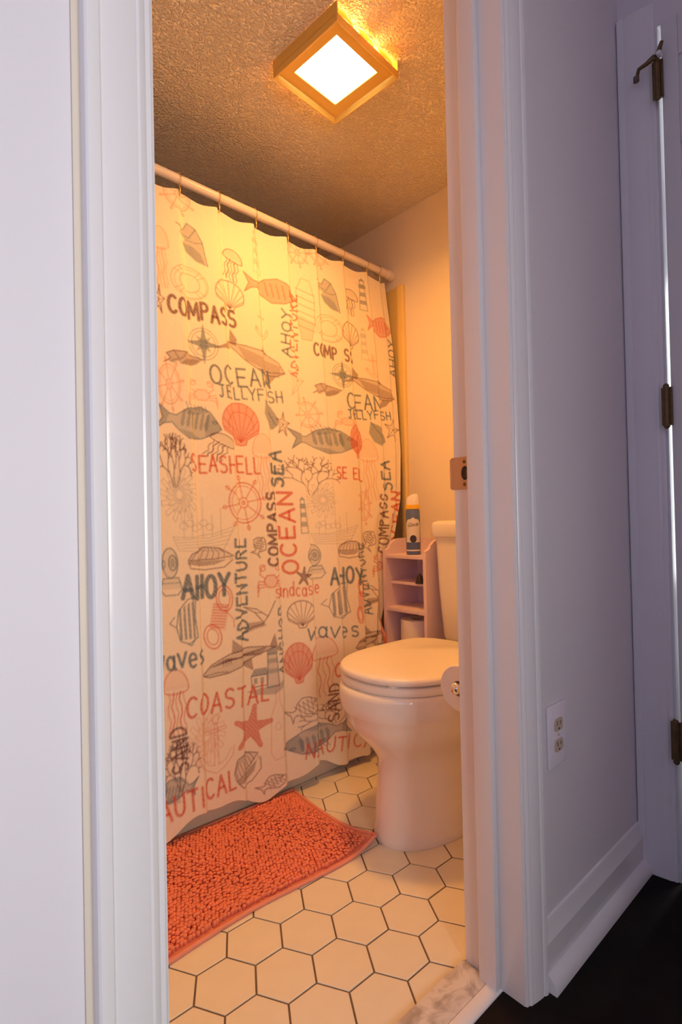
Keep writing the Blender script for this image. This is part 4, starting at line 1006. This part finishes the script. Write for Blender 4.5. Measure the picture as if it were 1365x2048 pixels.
me = bpy.data.meshes.new('chenille_pile'); me.from_pydata(vs, [], fs); finish(me, 'rug_pile'); me.shade_smooth()
o = link('chenille_pile', me, rg, (-.63, -1.2, 0)); o['kind'] = 'stuff'

# ------------------------------------------------------------------ ceiling lamp
LC = (0.965, 1.062); LB = 2.063; LHF = 0.1205
lp = tag(empty('ceiling_lamp', (LC[0], LC[1], CZ), math.radians(4.7)), 'square brass ceiling lamp with glowing white glass', 'ceiling lamp')
dz = LB - CZ
def sq(h, z): return [(-h, -h, z), (h, -h, z), (h, h, z), (-h, h, z)]
bm = bmesh.new()
L = [sq(LHF - .002, dz + .014), sq(LHF, dz + .012), sq(LHF, dz - .007), sq(LHF - .001, dz - .008), sq(LHF - .003, dz - .008), sq(LHF - .004, dz - .007), sq(LHF - .009, dz + .006), sq(.084, dz + .008), sq(.080, dz + .009), sq(.0782, dz + .014)]
loft(bm, L + [L[0]], False, False); bmesh.ops.remove_doubles(bm, verts=bm.verts[:], dist=1e-6)
obj('frame', bm, 'frame_gold', lp, 30)
obj('glass', bx(bmesh.new(), -.0775, .0775, -.0775, .0775, dz + .010, dz + .013), 'glow', lp)
for s_ in (-1, 1):
    a, b = sorted((s_ * (LHF - .003), s_ * LHF))
    obj('side_panel', bx(bmesh.new(), a, b, -LHF, LHF, dz + .010, -.0006), 'frame_gold', lp)
    for k in range(3):
        c0, c1 = -LHF + .008 + k * .079, -LHF + .008 + k * .079 + .056
        bm = bmesh.new(); rows = []
        for q in range(5):
            t = q / 4; y = s_ * (LHF - .012 + .008 * math.sin(t * 1.5)); z = -.002 + (dz + .016) * t
            rows.append([bm.verts.new((c0 + (c1 - c0) * w_, y + s_ * .004 * math.sin(w_ * math.pi), z)) for w_ in (0, .25, .5, .75, 1)])
        for q in range(4):
            for w_ in range(4): bm.faces.new((rows[q][w_], rows[q][w_ + 1], rows[q + 1][w_ + 1], rows[q + 1][w_]))
        obj('vent_tab', bm, 'amber', lp, 60)
obj('mounting_plate', bx(bmesh.new(), -.10, .10, -.075, .075, -.004, -.0006), 'tab_gold', lp)
for x in (-.04, .04):
    obj('bulb', tube(bmesh.new(), [(x, -.045, dz + .027), (x, -.03, dz + .027), (x, .03, dz + .027), (x, .045, dz + .027)], [.006, .011, .011, .006], 12), 'bulb', lp, 60)
ld_ = bpy.data.lights.new('lamp_light', 'AREA'); ld_.shape = 'SQUARE'; ld_.size = 0.15; ld_.energy = LAMP_WATTS; ld_.color = LAMP_COLOR
lo = bpy.data.objects.new('lamp_light', ld_); COL.objects.link(lo); lo.parent = lp; lo.location = (0, 0, dz + .0085)
ld_.spread = math.radians(150)
